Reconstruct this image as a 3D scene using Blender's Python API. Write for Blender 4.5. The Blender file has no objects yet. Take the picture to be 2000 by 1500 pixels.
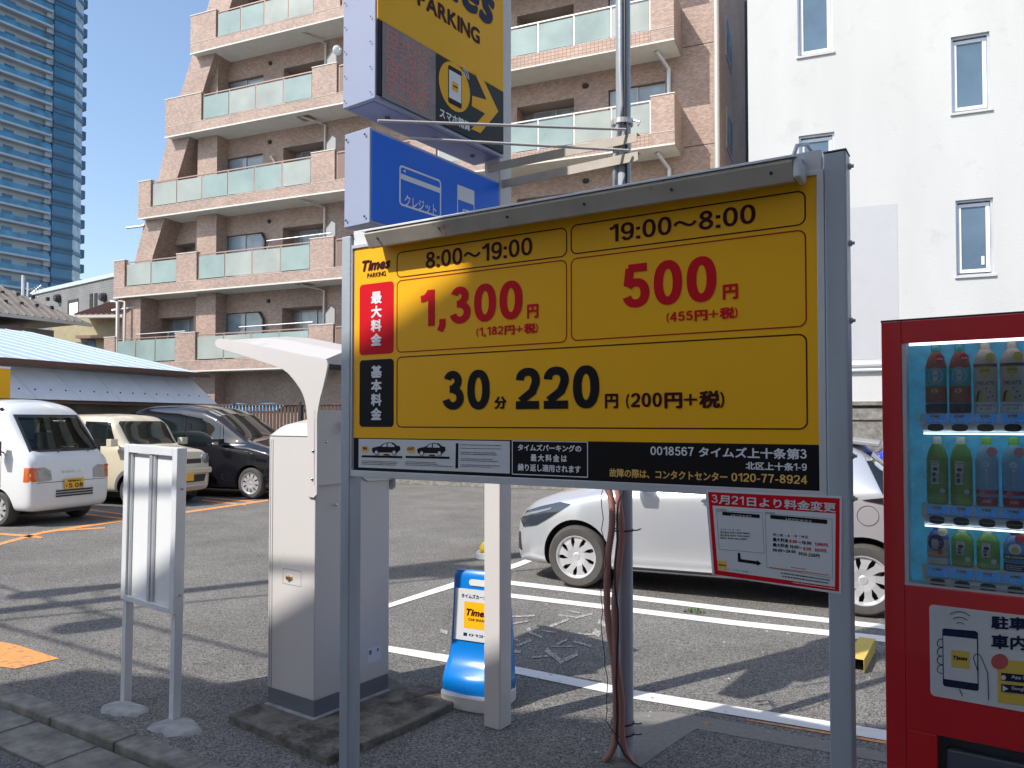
import bpy, bmesh, math, random
from mathutils import Vector, Matrix
from mathutils.bvhtree import BVHTree
random.seed(7)
R = math.radians
sc = bpy.context.scene
col = sc.collection

# ------------------------------------------------------------------ camera, sky, sun, exposure
CAM_H = 1.6
PITCH = math.atan(39 / 1500)
FPX = 1500.0
cd = bpy.data.cameras.new('camera')
cd.sensor_width = 36; cd.lens = 27; cd.shift_y = 0.017; cd.clip_start = 0.05; cd.clip_end = 3000
cam = bpy.data.objects.new('camera', cd); col.objects.link(cam)
cam.location = (0, 0, CAM_H); cam.rotation_euler = (R(90) + PITCH, 0, 0)
sc.camera = cam
SUN_EL = 47.0; SUN_AZ = 58.0            # direction the light travels, clockwise from +Y
Ldir = Vector((math.sin(R(SUN_AZ)) * math.cos(R(SUN_EL)), math.cos(R(SUN_AZ)) * math.cos(R(SUN_EL)), -math.sin(R(SUN_EL))))
w = bpy.data.worlds.new('World'); sc.world = w; w.use_nodes = True
nt = w.node_tree; bg = nt.nodes['Background']
sky = nt.nodes.new('ShaderNodeTexSky'); sky.sky_type = 'NISHITA'; sky.sun_disc = False
sky.sun_elevation = R(SUN_EL); sky.sun_rotation = R(SUN_AZ + 180); sky.air_density = 1.15; sky.dust_density = 1.4; sky.ozone_density = 2.2
nt.links.new(sky.outputs[0], bg.inputs[0]); bg.inputs[1].default_value = 0.15
sl = bpy.data.lights.new('sun', 'SUN'); sl.energy = 3.5; sl.angle = R(0.55); sl.color = (1, .955, .89)
so = bpy.data.objects.new('sun', sl); col.objects.link(so); so.rotation_euler = Ldir.to_track_quat('-Z', 'Y').to_euler()
vs = sc.view_settings; vs.view_transform = 'Standard'; vs.look = 'None'; vs.exposure = 0.56; vs.gamma = 1; vs.use_curve_mapping = False

# ------------------------------------------------------------------ geometry helpers
FW = Vector((0, math.cos(PITCH), math.sin(PITCH))); UP = Vector((0, -math.sin(PITCH), math.cos(PITCH)))
def ray(px, py): return FW + Vector(((px - 1000) / FPX, 0, 0)) + UP * ((784 - py) / FPX)
def gnd(px, py, z=0.0):
    d = ray(px, py); t = (z - CAM_H) / d.z
    return Vector((d.x * t, d.y * t, z))
def dep(px, py, y):
    d = ray(px, py); t = y / d.y
    return Vector((d.x * t, y, CAM_H + d.z * t))

class Fr:
    """upright frame: x to the right along the face, y into it, z up"""
    def __init__(s, x, y, ang, z=0.0):
        s.o = Vector((x, y, z)); s.a = R(ang)
        s.r = Vector((math.cos(s.a), math.sin(s.a), 0)); s.n = Vector((-math.sin(s.a), math.cos(s.a), 0))
    def hit(s, px, py, v=0.0):
        d = ray(px, py); c = Vector((0, 0, CAM_H)); p0 = s.o + s.n * v
        t = (p0 - c).dot(s.n) / d.dot(s.n); p = c + d * t - s.o
        return p.dot(s.r), p.z
    def loc(s, p):
        q = p - s.o; return Vector((q.dot(s.r), q.dot(s.n), q.z))
    def P(s, u, v, z=0): return s.o + s.r * u + s.n * v + Vector((0, 0, z))
    def rect(s, x0, y0, x1, y1, v=0.0):
        a = s.hit(x0, y0, v); b = s.hit(x1, y1, v)
        return a[0], b[0], b[1], a[1]          # u0,u1,z0,z1

def thing(name, label, cat, fr=None, loc=(0, 0, 0), rz=0, group=None):
    o = bpy.data.objects.new(name, None); col.objects.link(o); o.empty_display_size = .2
    if fr is not None: o.location = fr.o; o.rotation_euler = (0, 0, fr.a)
    else: o.location = loc; o.rotation_euler = (0, 0, rz)
    return tag(o, label, cat, group)
def tag(o, label=None, cat=None, group=None, kind=None):
    if label: o['label'] = label
    if cat: o['category'] = cat
    if group: o['group'] = group
    if kind: o['kind'] = kind
    return o
def kids(o): return [c for c in col.objects if c.parent == o]
def copy_tree(o, parent=None):
    c = o.copy(); col.objects.link(c); c.parent = parent
    for k in kids(o): copy_tree(k, c)
    return c

class MB:
    def __init__(s): s.v = []; s.f = []; s.m = []
    def add(s, vs_, fs, m=0):
        b = len(s.v); s.v += [tuple(v) for v in vs_]; s.f += [tuple(i + b for i in f) for f in fs]; s.m += [m] * len(fs); return s
    def box(s, x0, x1, y0, y1, z0, z1, m=0):
        x0, x1 = min(x0, x1), max(x0, x1); y0, y1 = min(y0, y1), max(y0, y1); z0, z1 = min(z0, z1), max(z0, z1)
        return s.add([(x0, y0, z0), (x1, y0, z0), (x1, y1, z0), (x0, y1, z0), (x0, y0, z1), (x1, y0, z1), (x1, y1, z1), (x0, y1, z1)],
              [(0, 3, 2, 1), (4, 5, 6, 7), (0, 1, 5, 4), (1, 2, 6, 5), (2, 3, 7, 6), (3, 0, 4, 7)], m)
    def prism(s, poly, a, b, axis='y', m=0):
        """poly (p,q) extruded along axis: y -> (p,a,q); x -> (a,p,q); z -> (p,q,a)"""
        f = {'y': lambda p, q, t: (p, t, q), 'x': lambda p, q, t: (t, p, q), 'z': lambda p, q, t: (p, q, t)}[axis]
        n = len(poly); vs_ = [f(p, q, a) for p, q in poly] + [f(p, q, b) for p, q in poly]
        return s.add(vs_, [tuple(range(n)), tuple(range(2 * n - 1, n - 1, -1))] + [((i + 1) % n, i, i + n, (i + 1) % n + n) for i in range(n)], m)
    def quad(s, a, b, c, d, m=0): return s.add([a, b, c, d], [(0, 1, 2, 3)], m)
    def tube(s, pts, r, n=8, m=0, cap=True):
        pts = [Vector(p) for p in pts]; rs = r if isinstance(r, (list, tuple)) else [r] * len(pts)
        rings = []; up = None
        for i, p in enumerate(pts):
            t = (pts[min(i + 1, len(pts) - 1)] - pts[max(i - 1, 0)]).normalized()
            if up is None: up = Vector((0, 0, 1)) if abs(t.z) < .9 else Vector((1, 0, 0))
            a = t.cross(up).normalized(); b = a.cross(t).normalized(); up = b
            rings.append([p + (a * math.cos(k * 2 * math.pi / n) + b * math.sin(k * 2 * math.pi / n)) * rs[i] for k in range(n)])
        fs = []
        for i in range(len(pts) - 1):
            for k in range(n):
                k2 = (k + 1) % n; fs.append((i * n + k, i * n + k2, (i + 1) * n + k2, (i + 1) * n + k))
        if cap: fs += [tuple(range(n - 1, -1, -1)), tuple((len(pts) - 1) * n + k for k in range(n))]
        return s.add([q for rg in rings for q in rg], fs, m)
    def lathe(s, prof, n=24, axis='z', o=(0, 0, 0), m=0):
        """prof list of (r,h)"""
        vs_ = []; fs = []; k = len(prof)
        for i in range(n):
            a = 2 * math.pi * i / n; c, d = math.cos(a), math.sin(a)
            for r, h in prof:
                p = {'z': (r * c, r * d, h), 'y': (r * c, h, r * d), 'x': (h, r * c, r * d)}[axis]
                vs_.append((p[0] + o[0], p[1] + o[1], p[2] + o[2]))
        for i in range(n):
            j = (i + 1) % n
            for q in range(k - 1):
                if prof[q][0] < 1e-6 and prof[q + 1][0] < 1e-6: continue
                fs.append((i * k + q, j * k + q, j * k + q + 1, i * k + q + 1))
        return s.add(vs_, fs, m)
    def build(s, name, mats, parent=None, bevel=0, smooth=False, seg=2, fix=True, sub=0, ang=35):
        me = bpy.data.meshes.new(name); me.from_pydata(s.v, [], s.f)
        if not isinstance(mats, (list, tuple)): mats = [mats]
        for mm in mats: me.materials.append(mm)
        for p, mi in zip(me.polygons, s.m): p.material_index = mi
        if fix:
            bm = bmesh.new(); bm.from_mesh(me); bmesh.ops.recalc_face_normals(bm, faces=bm.faces); bm.to_mesh(me); bm.free()
        if smooth:
            for p in me.polygons: p.use_smooth = True
            if smooth == 'auto': me.set_sharp_from_angle(angle=R(ang))
        o = bpy.data.objects.new(name, me); col.objects.link(o)
        if parent is not None: o.parent = parent
        if bevel:
            md = o.modifiers.new('bevel', 'BEVEL'); md.width = bevel; md.segments = seg; md.limit_method = 'ANGLE'; md.angle_limit = R(40)
            if not smooth:
                for p in me.polygons: p.use_smooth = True
                md.harden_normals = True
        if sub:
            md = o.modifiers.new('subdivision', 'SUBSURF'); md.levels = sub; md.render_levels = sub
        return o

# ------------------------------------------------------------------ materials
def mat(name, c, rough=.6, metal=0.0, var=0.0, vscale=4.0, bump=0.0, bscale=200.0, spec=.5, streak=0.0, coat=0.0, detail=4.0, dirt=None, emis=None):
    m = bpy.data.materials.new(name); m.use_nodes = True; t = m.node_tree; b = t.nodes['Principled BSDF']
    b.inputs['Base Color'].default_value = (*c, 1); b.inputs['Roughness'].default_value = rough; b.inputs['Metallic'].default_value = metal
    b.inputs['Specular IOR Level'].default_value = spec; b.inputs['Coat Weight'].default_value = coat; b.inputs['Coat Roughness'].default_value = .04
    tc = t.nodes.new('ShaderNodeTexCoord')
    src = None
    if var:
        mp = t.nodes.new('ShaderNodeMapping'); t.links.new(tc.outputs['Object'], mp.inputs[0])
        if streak: mp.inputs['Scale'].default_value = (1, 1, streak)
        n = t.nodes.new('ShaderNodeTexNoise'); n.inputs['Scale'].default_value = vscale; n.inputs['Detail'].default_value = detail
        t.links.new(mp.outputs[0], n.inputs['Vector'])
        mr = t.nodes.new('ShaderNodeMapRange'); mr.inputs[1].default_value = .3; mr.inputs[2].default_value = .7; mr.inputs[3].default_value = 1 - var; mr.inputs[4].default_value = 1 + var
        t.links.new(n.outputs[0], mr.inputs[0])
        mx = t.nodes.new('ShaderNodeVectorMath'); mx.operation = 'SCALE'; mx.inputs[0].default_value = c
        t.links.new(mr.outputs[0], mx.inputs['Scale']); t.links.new(mx.outputs[0], b.inputs['Base Color']); src = mx
        if var > .055:
            mr2 = t.nodes.new('ShaderNodeMapRange'); mr2.inputs[3].default_value = max(.02, rough - .12); mr2.inputs[4].default_value = min(1, rough + .12)
            t.links.new(n.outputs[0], mr2.inputs[0]); t.links.new(mr2.outputs[0], b.inputs['Roughness'])
    if dirt:
        n = t.nodes.new('ShaderNodeTexNoise'); n.inputs['Scale'].default_value = dirt[1]; n.inputs['Detail'].default_value = 8; n.inputs['Roughness'].default_value = .7
        t.links.new(tc.outputs['Object'], n.inputs['Vector'])
        mr = t.nodes.new('ShaderNodeMapRange'); mr.inputs[1].default_value = dirt[2]; mr.inputs[2].default_value = dirt[3]
        t.links.new(n.outputs[0], mr.inputs[0])
        mx = t.nodes.new('ShaderNodeMix'); mx.data_type = 'RGBA'; mx.inputs[7].default_value = (*dirt[0], 1); mx.inputs[6].default_value = (*c, 1)
        if src: t.links.new(src.outputs[0], mx.inputs[6])
        t.links.new(mr.outputs[0], mx.inputs[0]); t.links.new(mx.outputs[2], b.inputs['Base Color'])
    if bump:
        n = t.nodes.new('ShaderNodeTexNoise'); n.inputs['Scale'].default_value = bscale; n.inputs['Detail'].default_value = 3
        t.links.new(tc.outputs['Object'], n.inputs['Vector'])
        bp = t.nodes.new('ShaderNodeBump'); bp.inputs['Strength'].default_value = bump; bp.inputs['Distance'].default_value = .01
        t.links.new(n.outputs[0], bp.inputs['Height']); t.links.new(bp.outputs[0], b.inputs['Normal'])
    if emis:
        b.inputs['Emission Color'].default_value = (*c, 1); b.inputs['Emission Strength'].default_value = emis
    return m

def asphalt(name, base, scale=130, patch=.24, pale=(.5, .48, .45), n1=.62, n2=.72):
    m = bpy.data.materials.new(name); m.use_nodes = True; t = m.node_tree; b = t.nodes['Principled BSDF']; b.inputs['Roughness'].default_value = .9
    b.inputs['Specular IOR Level'].default_value = .25
    tc = t.nodes.new('ShaderNodeTexCoord')
    def N(kind, **k):
        n = t.nodes.new(kind)
        for a, v in k.items(): n.inputs[a].default_value = v
        return n
    vo = N('ShaderNodeTexVoronoi', Scale=scale); t.links.new(tc.outputs['Object'], vo.inputs['Vector'])
    sep = t.nodes.new('ShaderNodeSeparateColor'); t.links.new(vo.outputs['Color'], sep.inputs[0])
    mr = N('ShaderNodeMapRange'); mr.inputs[1].default_value = 0; mr.inputs[2].default_value = 1; mr.inputs[3].default_value = .35; mr.inputs[4].default_value = 1.75
    t.links.new(sep.outputs[0], mr.inputs[0])
    big = N('ShaderNodeTexNoise', Scale=.9, Detail=6, Roughness=.65); t.links.new(tc.outputs['Object'], big.inputs['Vector'])
    mr2 = N('ShaderNodeMapRange'); mr2.inputs[1].default_value = .3; mr2.inputs[2].default_value = .7; mr2.inputs[3].default_value = 1 - patch; mr2.inputs[4].default_value = 1 + patch
    t.links.new(big.outputs[0], mr2.inputs[0])
    mu = N('ShaderNodeMath'); mu.operation = 'MULTIPLY'; t.links.new(mr.outputs[0], mu.inputs[0]); t.links.new(mr2.outputs[0], mu.inputs[1])
    sc_ = t.nodes.new('ShaderNodeVectorMath'); sc_.operation = 'SCALE'; sc_.inputs[0].default_value = base; t.links.new(mu.outputs[0], sc_.inputs['Scale'])
    sp = N('ShaderNodeTexNoise', Scale=scale * .9, Detail=2); t.links.new(tc.outputs['Object'], sp.inputs['Vector'])
    th = N('ShaderNodeMapRange'); th.inputs[1].default_value = n1; th.inputs[2].default_value = n2; t.links.new(sp.outputs[0], th.inputs[0])
    mx = t.nodes.new('ShaderNodeMix'); mx.data_type = 'RGBA'; mx.inputs[7].default_value = (*pale, 1)
    t.links.new(th.outputs[0], mx.inputs[0]); t.links.new(sc_.outputs[0], mx.inputs[6]); t.links.new(mx.outputs[2], b.inputs['Base Color'])
    bp = t.nodes.new('ShaderNodeBump'); bp.inputs['Strength'].default_value = .9; bp.inputs['Distance'].default_value = .006
    t.links.new(vo.outputs['Distance'], bp.inputs['Height']); t.links.new(bp.outputs[0], b.inputs['Normal'])
    return m

def tile_mat(name, c1, c2, mortar, bw=.1, bh=.05, off=.5, ms=.006, rough=.55):
    m = bpy.data.materials.new(name); m.use_nodes = True; t = m.node_tree; b = t.nodes['Principled BSDF']; b.inputs['Roughness'].default_value = rough
    tc = t.nodes.new('ShaderNodeTexCoord'); s = t.nodes.new('ShaderNodeSeparateXYZ'); t.links.new(tc.outputs['Object'], s.inputs[0])
    ad = t.nodes.new('ShaderNodeMath'); t.links.new(s.outputs[0], ad.inputs[0]); t.links.new(s.outputs[1], ad.inputs[1])
    cb = t.nodes.new('ShaderNodeCombineXYZ'); t.links.new(ad.outputs[0], cb.inputs[0]); t.links.new(s.outputs[2], cb.inputs[1])
    br = t.nodes.new('ShaderNodeTexBrick'); br.inputs['Scale'].default_value = 1; br.inputs['Brick Width'].default_value = bw; br.inputs['Row Height'].default_value = bh
    br.inputs['Mortar Size'].default_value = ms; br.inputs['Mortar Smooth'].default_value = .3; br.offset = off
    br.inputs['Color1'].default_value = (*c1, 1); br.inputs['Color2'].default_value = (*c2, 1); br.inputs['Mortar'].default_value = (*mortar, 1)
    t.links.new(cb.outputs[0], br.inputs['Vector'])
    n = t.nodes.new('ShaderNodeTexNoise'); n.inputs['Scale'].default_value = .7; n.inputs['Detail'].default_value = 6; t.links.new(tc.outputs['Object'], n.inputs['Vector'])
    mr = t.nodes.new('ShaderNodeMapRange'); mr.inputs[1].default_value = .3; mr.inputs[2].default_value = .7; mr.inputs[3].default_value = .86; mr.inputs[4].default_value = 1.12; t.links.new(n.outputs[0], mr.inputs[0])
    sc_ = t.nodes.new('ShaderNodeVectorMath'); sc_.operation = 'SCALE'; t.links.new(br.outputs['Color'], sc_.inputs[0]); t.links.new(mr.outputs[0], sc_.inputs['Scale'])
    t.links.new(sc_.outputs[0], b.inputs['Base Color'])
    bp = t.nodes.new('ShaderNodeBump'); bp.inputs['Strength'].default_value = .6; bp.inputs['Distance'].default_value = .006; bp.invert = True
    t.links.new(br.outputs['Fac'], bp.inputs['Height']); t.links.new(bp.outputs[0], b.inputs['Normal'])
    return m

def worn_paint(name, c, under, lo=.42, hi=.55, scale=9):
    m = mat(name, c, .8); t = m.node_tree; b = t.nodes['Principled BSDF']; tc = t.nodes.new('ShaderNodeTexCoord')
    n = t.nodes.new('ShaderNodeTexNoise'); n.inputs['Scale'].default_value = scale; n.inputs['Detail'].default_value = 10; n.inputs['Roughness'].default_value = .75
    t.links.new(tc.outputs['Object'], n.inputs['Vector'])
    mr = t.nodes.new('ShaderNodeMapRange'); mr.inputs[1].default_value = lo; mr.inputs[2].default_value = hi; t.links.new(n.outputs[0], mr.inputs[0])
    mx = t.nodes.new('ShaderNodeMix'); mx.data_type = 'RGBA'; mx.inputs[6].default_value = (*under, 1); mx.inputs[7].default_value = (*c, 1)
    t.links.new(mr.outputs[0], mx.inputs[0]); t.links.new(mx.outputs[2], b.inputs['Base Color'])
    return m

def glass(name, tint=(.9, .95, 1), rough=.02, opac=.0):
    m = bpy.data.materials.new(name); m.use_nodes = True; t = m.node_tree
    for n in list(t.nodes): t.nodes.remove(n)
    o = t.nodes.new('ShaderNodeOutputMaterial'); mx = t.nodes.new('ShaderNodeMixShader'); tr = t.nodes.new('ShaderNodeBsdfTransparent'); gl = t.nodes.new('ShaderNodeBsdfGlossy')
    fr_ = t.nodes.new('ShaderNodeFresnel'); fr_.inputs[0].default_value = 1.5
    tr.inputs[0].default_value = (*tint, 1); gl.inputs['Roughness'].default_value = rough
    t.links.new(fr_.outputs[0], mx.inputs[0]); t.links.new(tr.outputs[0], mx.inputs[1]); t.links.new(gl.outputs[0], mx.inputs[2]); t.links.new(mx.outputs[0], o.inputs[0])
    return m

M = {}
M['asphalt'] = asphalt('lot_asphalt', (.165, .157, .145))
M['road'] = asphalt('street_asphalt', (.135, .13, .13), 150)
M['concrete'] = mat('concrete', (.25, .235, .205), .9, var=.34, vscale=11, bump=.8, bscale=160, dirt=((.1, .09, .07), 5, .5, .75))
M['pad'] = mat('stained_concrete', (.20, .185, .155), .9, var=.35, vscale=7, bump=.6, bscale=120, dirt=((.05, .042, .034), 6, .42, .62))
M['footing'] = mat('footing_concrete', (.36, .36, .35), .9, var=.25, vscale=14, bump=.7, bscale=60)
M['alu'] = mat('aluminium', (.62, .64, .66), .38, .55, var=.06, vscale=3)
M['alu_white'] = mat('white_aluminium', (.72, .74, .76), .4, .1, var=.05, vscale=3)
M['galv'] = mat('galvanised_steel', (.41, .45, .50), .5, .2, var=.16, vscale=9, streak=.15, bump=.1, bscale=60)
M['steel_brown'] = mat('weathered_steel', (.50, .45, .38), .6, .0, var=.1, vscale=9, dirt=((.25, .1, .04), 7, .6, .7))
M['cream'] = mat('cream_powder_coat', (.615, .585, .565), .34, var=.03, vscale=.8, coat=.1, dirt=((.40, .36, .31), 5, .60, .86))
M['grey_base'] = mat('dark_grey_paint', (.15, .165, .19), .45, var=.08)
M['white'] = mat('white_panel', (.78, .79, .8), .35, var=.03)
M['paper'] = mat('poster_paper', (.66, .68, .7), .35, var=.02)
M['yellow'] = mat('sign_yellow', (.95, .475, .01), .4, var=.015, vscale=2, spec=.25)
M['yellow2'] = mat('pylon_yellow', (.92, .47, .008), .45, var=.02, vscale=3, spec=.2)
M['black'] = mat('print_black', (.012, .010, .011), .5, spec=.15)
M['black_gloss'] = mat('gloss_black', (.010, .010, .012), .3, spec=.2)
M['maroon'] = mat('print_maroon', (.05, .005, .008), .5, spec=.15)
M['red'] = mat('print_red', (.64, .006, .016), .5, spec=.15)
M['red_line'] = mat('line_red', (.4, .02, .01), .5, spec=.15)
M['ink_white'] = mat('print_white', (.75, .77, .8), .4)
M['ink_orange'] = mat('print_orange', (.82, .5, .12), .4)
M['navy'] = mat('print_navy', (.015, .02, .06), .5, spec=.2)
M['blue'] = mat('sign_blue', (.006, .155, .80), .4, var=.03, vscale=2, spec=.25)
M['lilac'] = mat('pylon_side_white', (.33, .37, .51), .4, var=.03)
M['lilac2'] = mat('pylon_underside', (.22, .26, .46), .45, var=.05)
M['dark'] = mat('dark_gap', (.02, .02, .022), .7)
M['vm_red'] = mat('vending_red', (.62, .010, .016), .3, var=.0, coat=.4)
M['rubber'] = mat('tyre_rubber', (.07, .065, .06), .85, var=.15, vscale=20)
M['rim'] = mat('wheel_silver', (.62, .62, .62), .35, .5)
M['rim_dark'] = mat('wheel_inner', (.03, .03, .03), .6)
M['car_white'] = mat('white_car_paint', (.76, .77, .76), .18, coat=.6, var=.015)
M['car_cream'] = mat('cream_car_paint', (.67, .60, .45), .22, coat=.6, var=.015)
M['car_black'] = mat('black_car_paint', (.010, .010, .014), .08, coat=1)
M['car_silver'] = mat('silver_car_paint', (.62, .63, .65), .3, .6, coat=.6)
M['car_blue'] = mat('blue_car_paint', (.01, .05, .45), .2, coat=.7)
M['car_glass'] = mat('tinted_glass', (.012, .017, .018), .03, coat=.0, spec=.9)
M['windscreen'] = glass('windscreen_glass', (.55, .66, .62))
M['trim'] = mat('black_trim', (.03, .03, .032), .5)
M['seat'] = mat('seat_fabric', (.09, .1, .12), .9)
M['lens'] = mat('headlamp_lens', (.25, .25, .235), .1, .3, coat=1)
M['lens_dark'] = mat('smoked_lens', (.04, .05, .065), .1, .2, coat=1)
M['amber'] = mat('amber_lens', (.75, .13, .02), .15, coat=.6)
M['plate_y'] = mat('yellow_plate', (.85, .45, .03), .4)
M['chrome'] = mat('chrome', (.7, .7, .7), .12, 1)
M['paint_w'] = worn_paint('road_paint_white', (.74, .73, .7), (.3, .29, .27), .33, .42, 14)
M['paint_faded'] = worn_paint('road_paint_faded', (.50, .49, .465), (.165, .157, .145), .48, .55, 70)
M['paint_o'] = worn_paint('road_paint_orange', (.72, .30, .085), (.2, .16, .12), .36, .5, 18)
M['tile'] = tile_mat('brown_tile', (.50, .345, .27), (.33, .22, .17), (.34, .26, .215))
M['tile_grid'] = tile_mat('brown_tile_grid', (.50, .325, .24), (.40, .26, .19), (.24, .165, .13), bw=.12, bh=.1, off=0, ms=.01)
M['soffit'] = mat('painted_soffit', (.70, .67, .58), .8, var=.06)
M['cap'] = mat('coping', (.66, .60, .53), .7)
M['frost'] = mat('frosted_glass', (.265, .34, .315), .3, var=.16, vscale=.9)
M['frost_pale'] = mat('pale_frosted_glass', (.34, .365, .325), .32, var=.16, vscale=.9)
M['rail'] = mat('bronze_rail', (.36, .26, .21), .4, .4)
M['rail_light'] = mat('light_rail', (.6, .55, .5), .4, .3)
M['brown_panel'] = mat('brown_screen', (.20, .125, .09), .5)
M['win'] = mat('window_glass', (.27, .33, .37), .12, spec=.8, var=.35, vscale=1.3)
M['win_frame'] = mat('window_frame', (.42, .42, .42), .4, .3)
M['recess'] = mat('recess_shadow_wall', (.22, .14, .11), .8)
M['plaster'] = mat('white_plaster', (.575, .57, .545), .9, var=.056, vscale=.9, bump=.35, bscale=24, streak=.22, dirt=((.46, .455, .43), 1.7, .56, .82))
M['plaster_grey'] = mat('grey_repaint', (.50, .50, .505), .9, var=.02, bump=.2, bscale=30)
M['pane_blue'] = mat('blue_grey_pane', (.11, .17, .23), .07, spec=.6, var=.1, vscale=2)
M['wood_fence'] = mat('brown_fence', (.10, .062, .048), .7, var=.25, vscale=8)
M['grey_wall'] = tile_mat('grey_siding', (.24, .24, .235), (.20, .20, .20), (.13, .13, .13), bw=.45, bh=.12, off=.5, ms=.012, rough=.8)
def text_setup(): pass
# ------------------------------------------------------------------ lettering: flat print built as thin mesh
def arc(cx, cy, rx, ry, a0, a1, n=18, e=1.0):
    out = []
    for i in range(n + 1):
        a = R(a0 + (a1 - a0) * i / n); c, s_ = math.cos(a), math.sin(a)
        out.append((cx + rx * math.copysign(abs(c) ** e, c), cy + ry * math.copysign(abs(s_) ** e, s_)))
    return out
def ribbon(pts, t, closed=False):
    n = len(pts); vs_ = []; fs = []
    for i, p in enumerate(pts):
        a = pts[i - 1] if (i or closed) else p; b = pts[(i + 1) % n] if (i < n - 1 or closed) else p
        d1 = Vector((p[0] - a[0], p[1] - a[1])); d2 = Vector((b[0] - p[0], b[1] - p[1]))
        if d1.length < 1e-9: d1 = d2
        if d2.length < 1e-9: d2 = d1
        d1.normalize(); d2.normalize(); n1 = Vector((-d1.y, d1.x)); n2 = Vector((-d2.y, d2.x)); m_ = (n1 + n2)
        m_ = n1 if m_.length < .2 else m_.normalized(); k = t / 2 / max(.5, m_.dot(n1))
        vs_ += [(p[0] + m_.x * k, p[1] + m_.y * k), (p[0] - m_.x * k, p[1] - m_.y * k)]
    for i in range(n - (0 if closed else 1)):
        j = (i + 1) % n; fs.append((2 * i, 2 * i + 1, 2 * j + 1, 2 * j))
    return vs_, fs
T_ = .165
def strokes(ch, t):
    h = t / 2; W = .58; q = W / 2
    E = .88
    if ch == '0': return W, [(arc(q, .5, q - h, .5 - h, 0, 360, 32, E)[:-1], 1)]
    if ch == '1': return .44, [([(.44 - h - .02, 0), (.44 - h - .02, 1)], 0), ([(.02, .765), (.12, .775), (.22, .83), (.30, .96)], 0)]
    if ch == '2': return W, [(arc(q, .69, q - h, .31 - h, 178, -18, 18, E) + [(.40, .42), (.2, .26), (h + .02, t)], 0), ([(0.0, h), (W - .02, h)], 0)]
    if ch == '3': return W, [(arc(q - .01, .735, .235 - h + .01, .265 - h, 165, -90, 18), 0), (arc(q, .285 + h * .2, q - h, .285 - h * .8, 90, -168, 20), 0), ([(.2, .53), (.31, .53)], 0)]
    if ch == '4': return W, [([(.40, 0), (.40, .99)], 0), ([(.40, .93), (.06, .33)], 0), ([(0, .29), (W, .29)], 0)]
    if ch == '5': return W, [([(.13, 1 - h), (.53, 1 - h)], 0), ([(.165, 1 - h), (.12, .50)], 0), (arc(q, .335, q - h, .335 - h, 148, -164, 22, E), 0)]
    if ch == '6': return W, [(arc(q, .33, q - h, .33 - h, 0, 360, 24, E)[:-1], 1), ([(h, .36), (h, .6), (.12, .82), (.24, 1 - h), (.38, 1 - h), (.50, .78)], 0)]
    if ch == '7': return W, [([(0, 1 - h), (W - .02, 1 - h)], 0), ([(W - h - .0, .96), (.34, .55), (.22, .0)], 0)]
    if ch == '8': return W, [(arc(q, .745, .255 - h, .255 - h, 0, 360, 24)[:-1], 1), (arc(q, .28, q - h, .28 - h, 0, 360, 26)[:-1], 1)]
    if ch == '9': return W, [(arc(q, .67, q - h, .33 - h, 0, 360, 24, E)[:-1], 1), ([(W - h, .64), (W - h, .4), (.46, .18), (.34, h), (.2, h), (.08, .22)], 0)]
    if ch == ':': return .2, [([(.1, .0), (.1, .17)], 0), ([(.1, .50), (.1, .67)], 0)]
    if ch == ',': return .22, [([(.11, .17), (.11, .0), (.04, -.16)], 0)]
    if ch == '.': return .2, [([(.1, 0), (.1, .16)], 0)]
    if ch == '-': return .34, [([(.02, .36), (.32, .36)], 0)]
    if ch == '~': return .95, [([(.04, .42), (.12, .55), (.24, .6), (.38, .53), (.55, .40), (.69, .36), (.82, .42), (.91, .56)], 0)]
    if ch == '(': return .26, [(arc(.42, .42, .34, .62, 125, 235, 12), 0)]
    if ch == ')': return .26, [(arc(-.16, .42, .34, .62, 55, -55, 12), 0)]
    if ch == '+': return .85, [([(.43, .08), (.43, .86)], 0), ([(.04, .47), (.82, .47)], 0)]
    return None
_gc = {}
def font_glyph(ch):
    if ch in _gc: return _gc[ch]
    c = bpy.data.curves.new('g', 'FONT'); c.body = ch; c.size = 1; c.resolution_u = 3
    o = bpy.data.objects.new('g', c); me = bpy.data.meshes.new_from_object(o)
    vs_ = [(v.co.x, v.co.y) for v in me.vertices]; fs = [tuple(p.vertices) for p in me.polygons]
    bpy.data.objects.remove(o); bpy.data.curves.remove(c); bpy.data.meshes.remove(me)
    _gc[ch] = (vs_, fs); return _gc[ch]
_H = max(v[1] for v in font_glyph('H')[0])
def glyph(ch, t, bold, use_strokes, thin_scale=1.0):
    """returns layers [(verts, faces)], ink width"""
    if use_strokes:
        s_ = strokes(ch, t)
        if s_:
            tt = t * (.62 if ch in '()' else .8 if ch == '+' else .9 if ch == '~' else 1)
            return [ribbon(p, tt if ch not in ':.,' else .18, c) for p, c in s_[1]], s_[0], .09
    if ch in '~': ch = '～'
    if ch == ' ': return [], .32, 0
    vs_, fs = font_glyph(ch)
    if not vs_: return [], .32, 0
    cjk = ord(ch) > 0x2E00
    k = 1.18 if cjk else 1 / _H
    x0 = 0 if cjk else min(v[0] for v in vs_); x1 = 1.0 if cjk else max(v[0] for v in vs_)
    base = [((v[0] - x0) * k, v[1] * k + (.02 if cjk else 0)) for v in vs_]
    L_ = []
    n = 8 if bold > 0 else 0
    L_.append((base, fs))
    for i in range(n):
        a = 2 * math.pi * i / n; L_.append(([(x + bold * math.cos(a), y + bold * math.sin(a)) for x, y in base], fs))
    return L_, (x1 - x0) * k, (.0 if cjk else .11 + bold)
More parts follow.
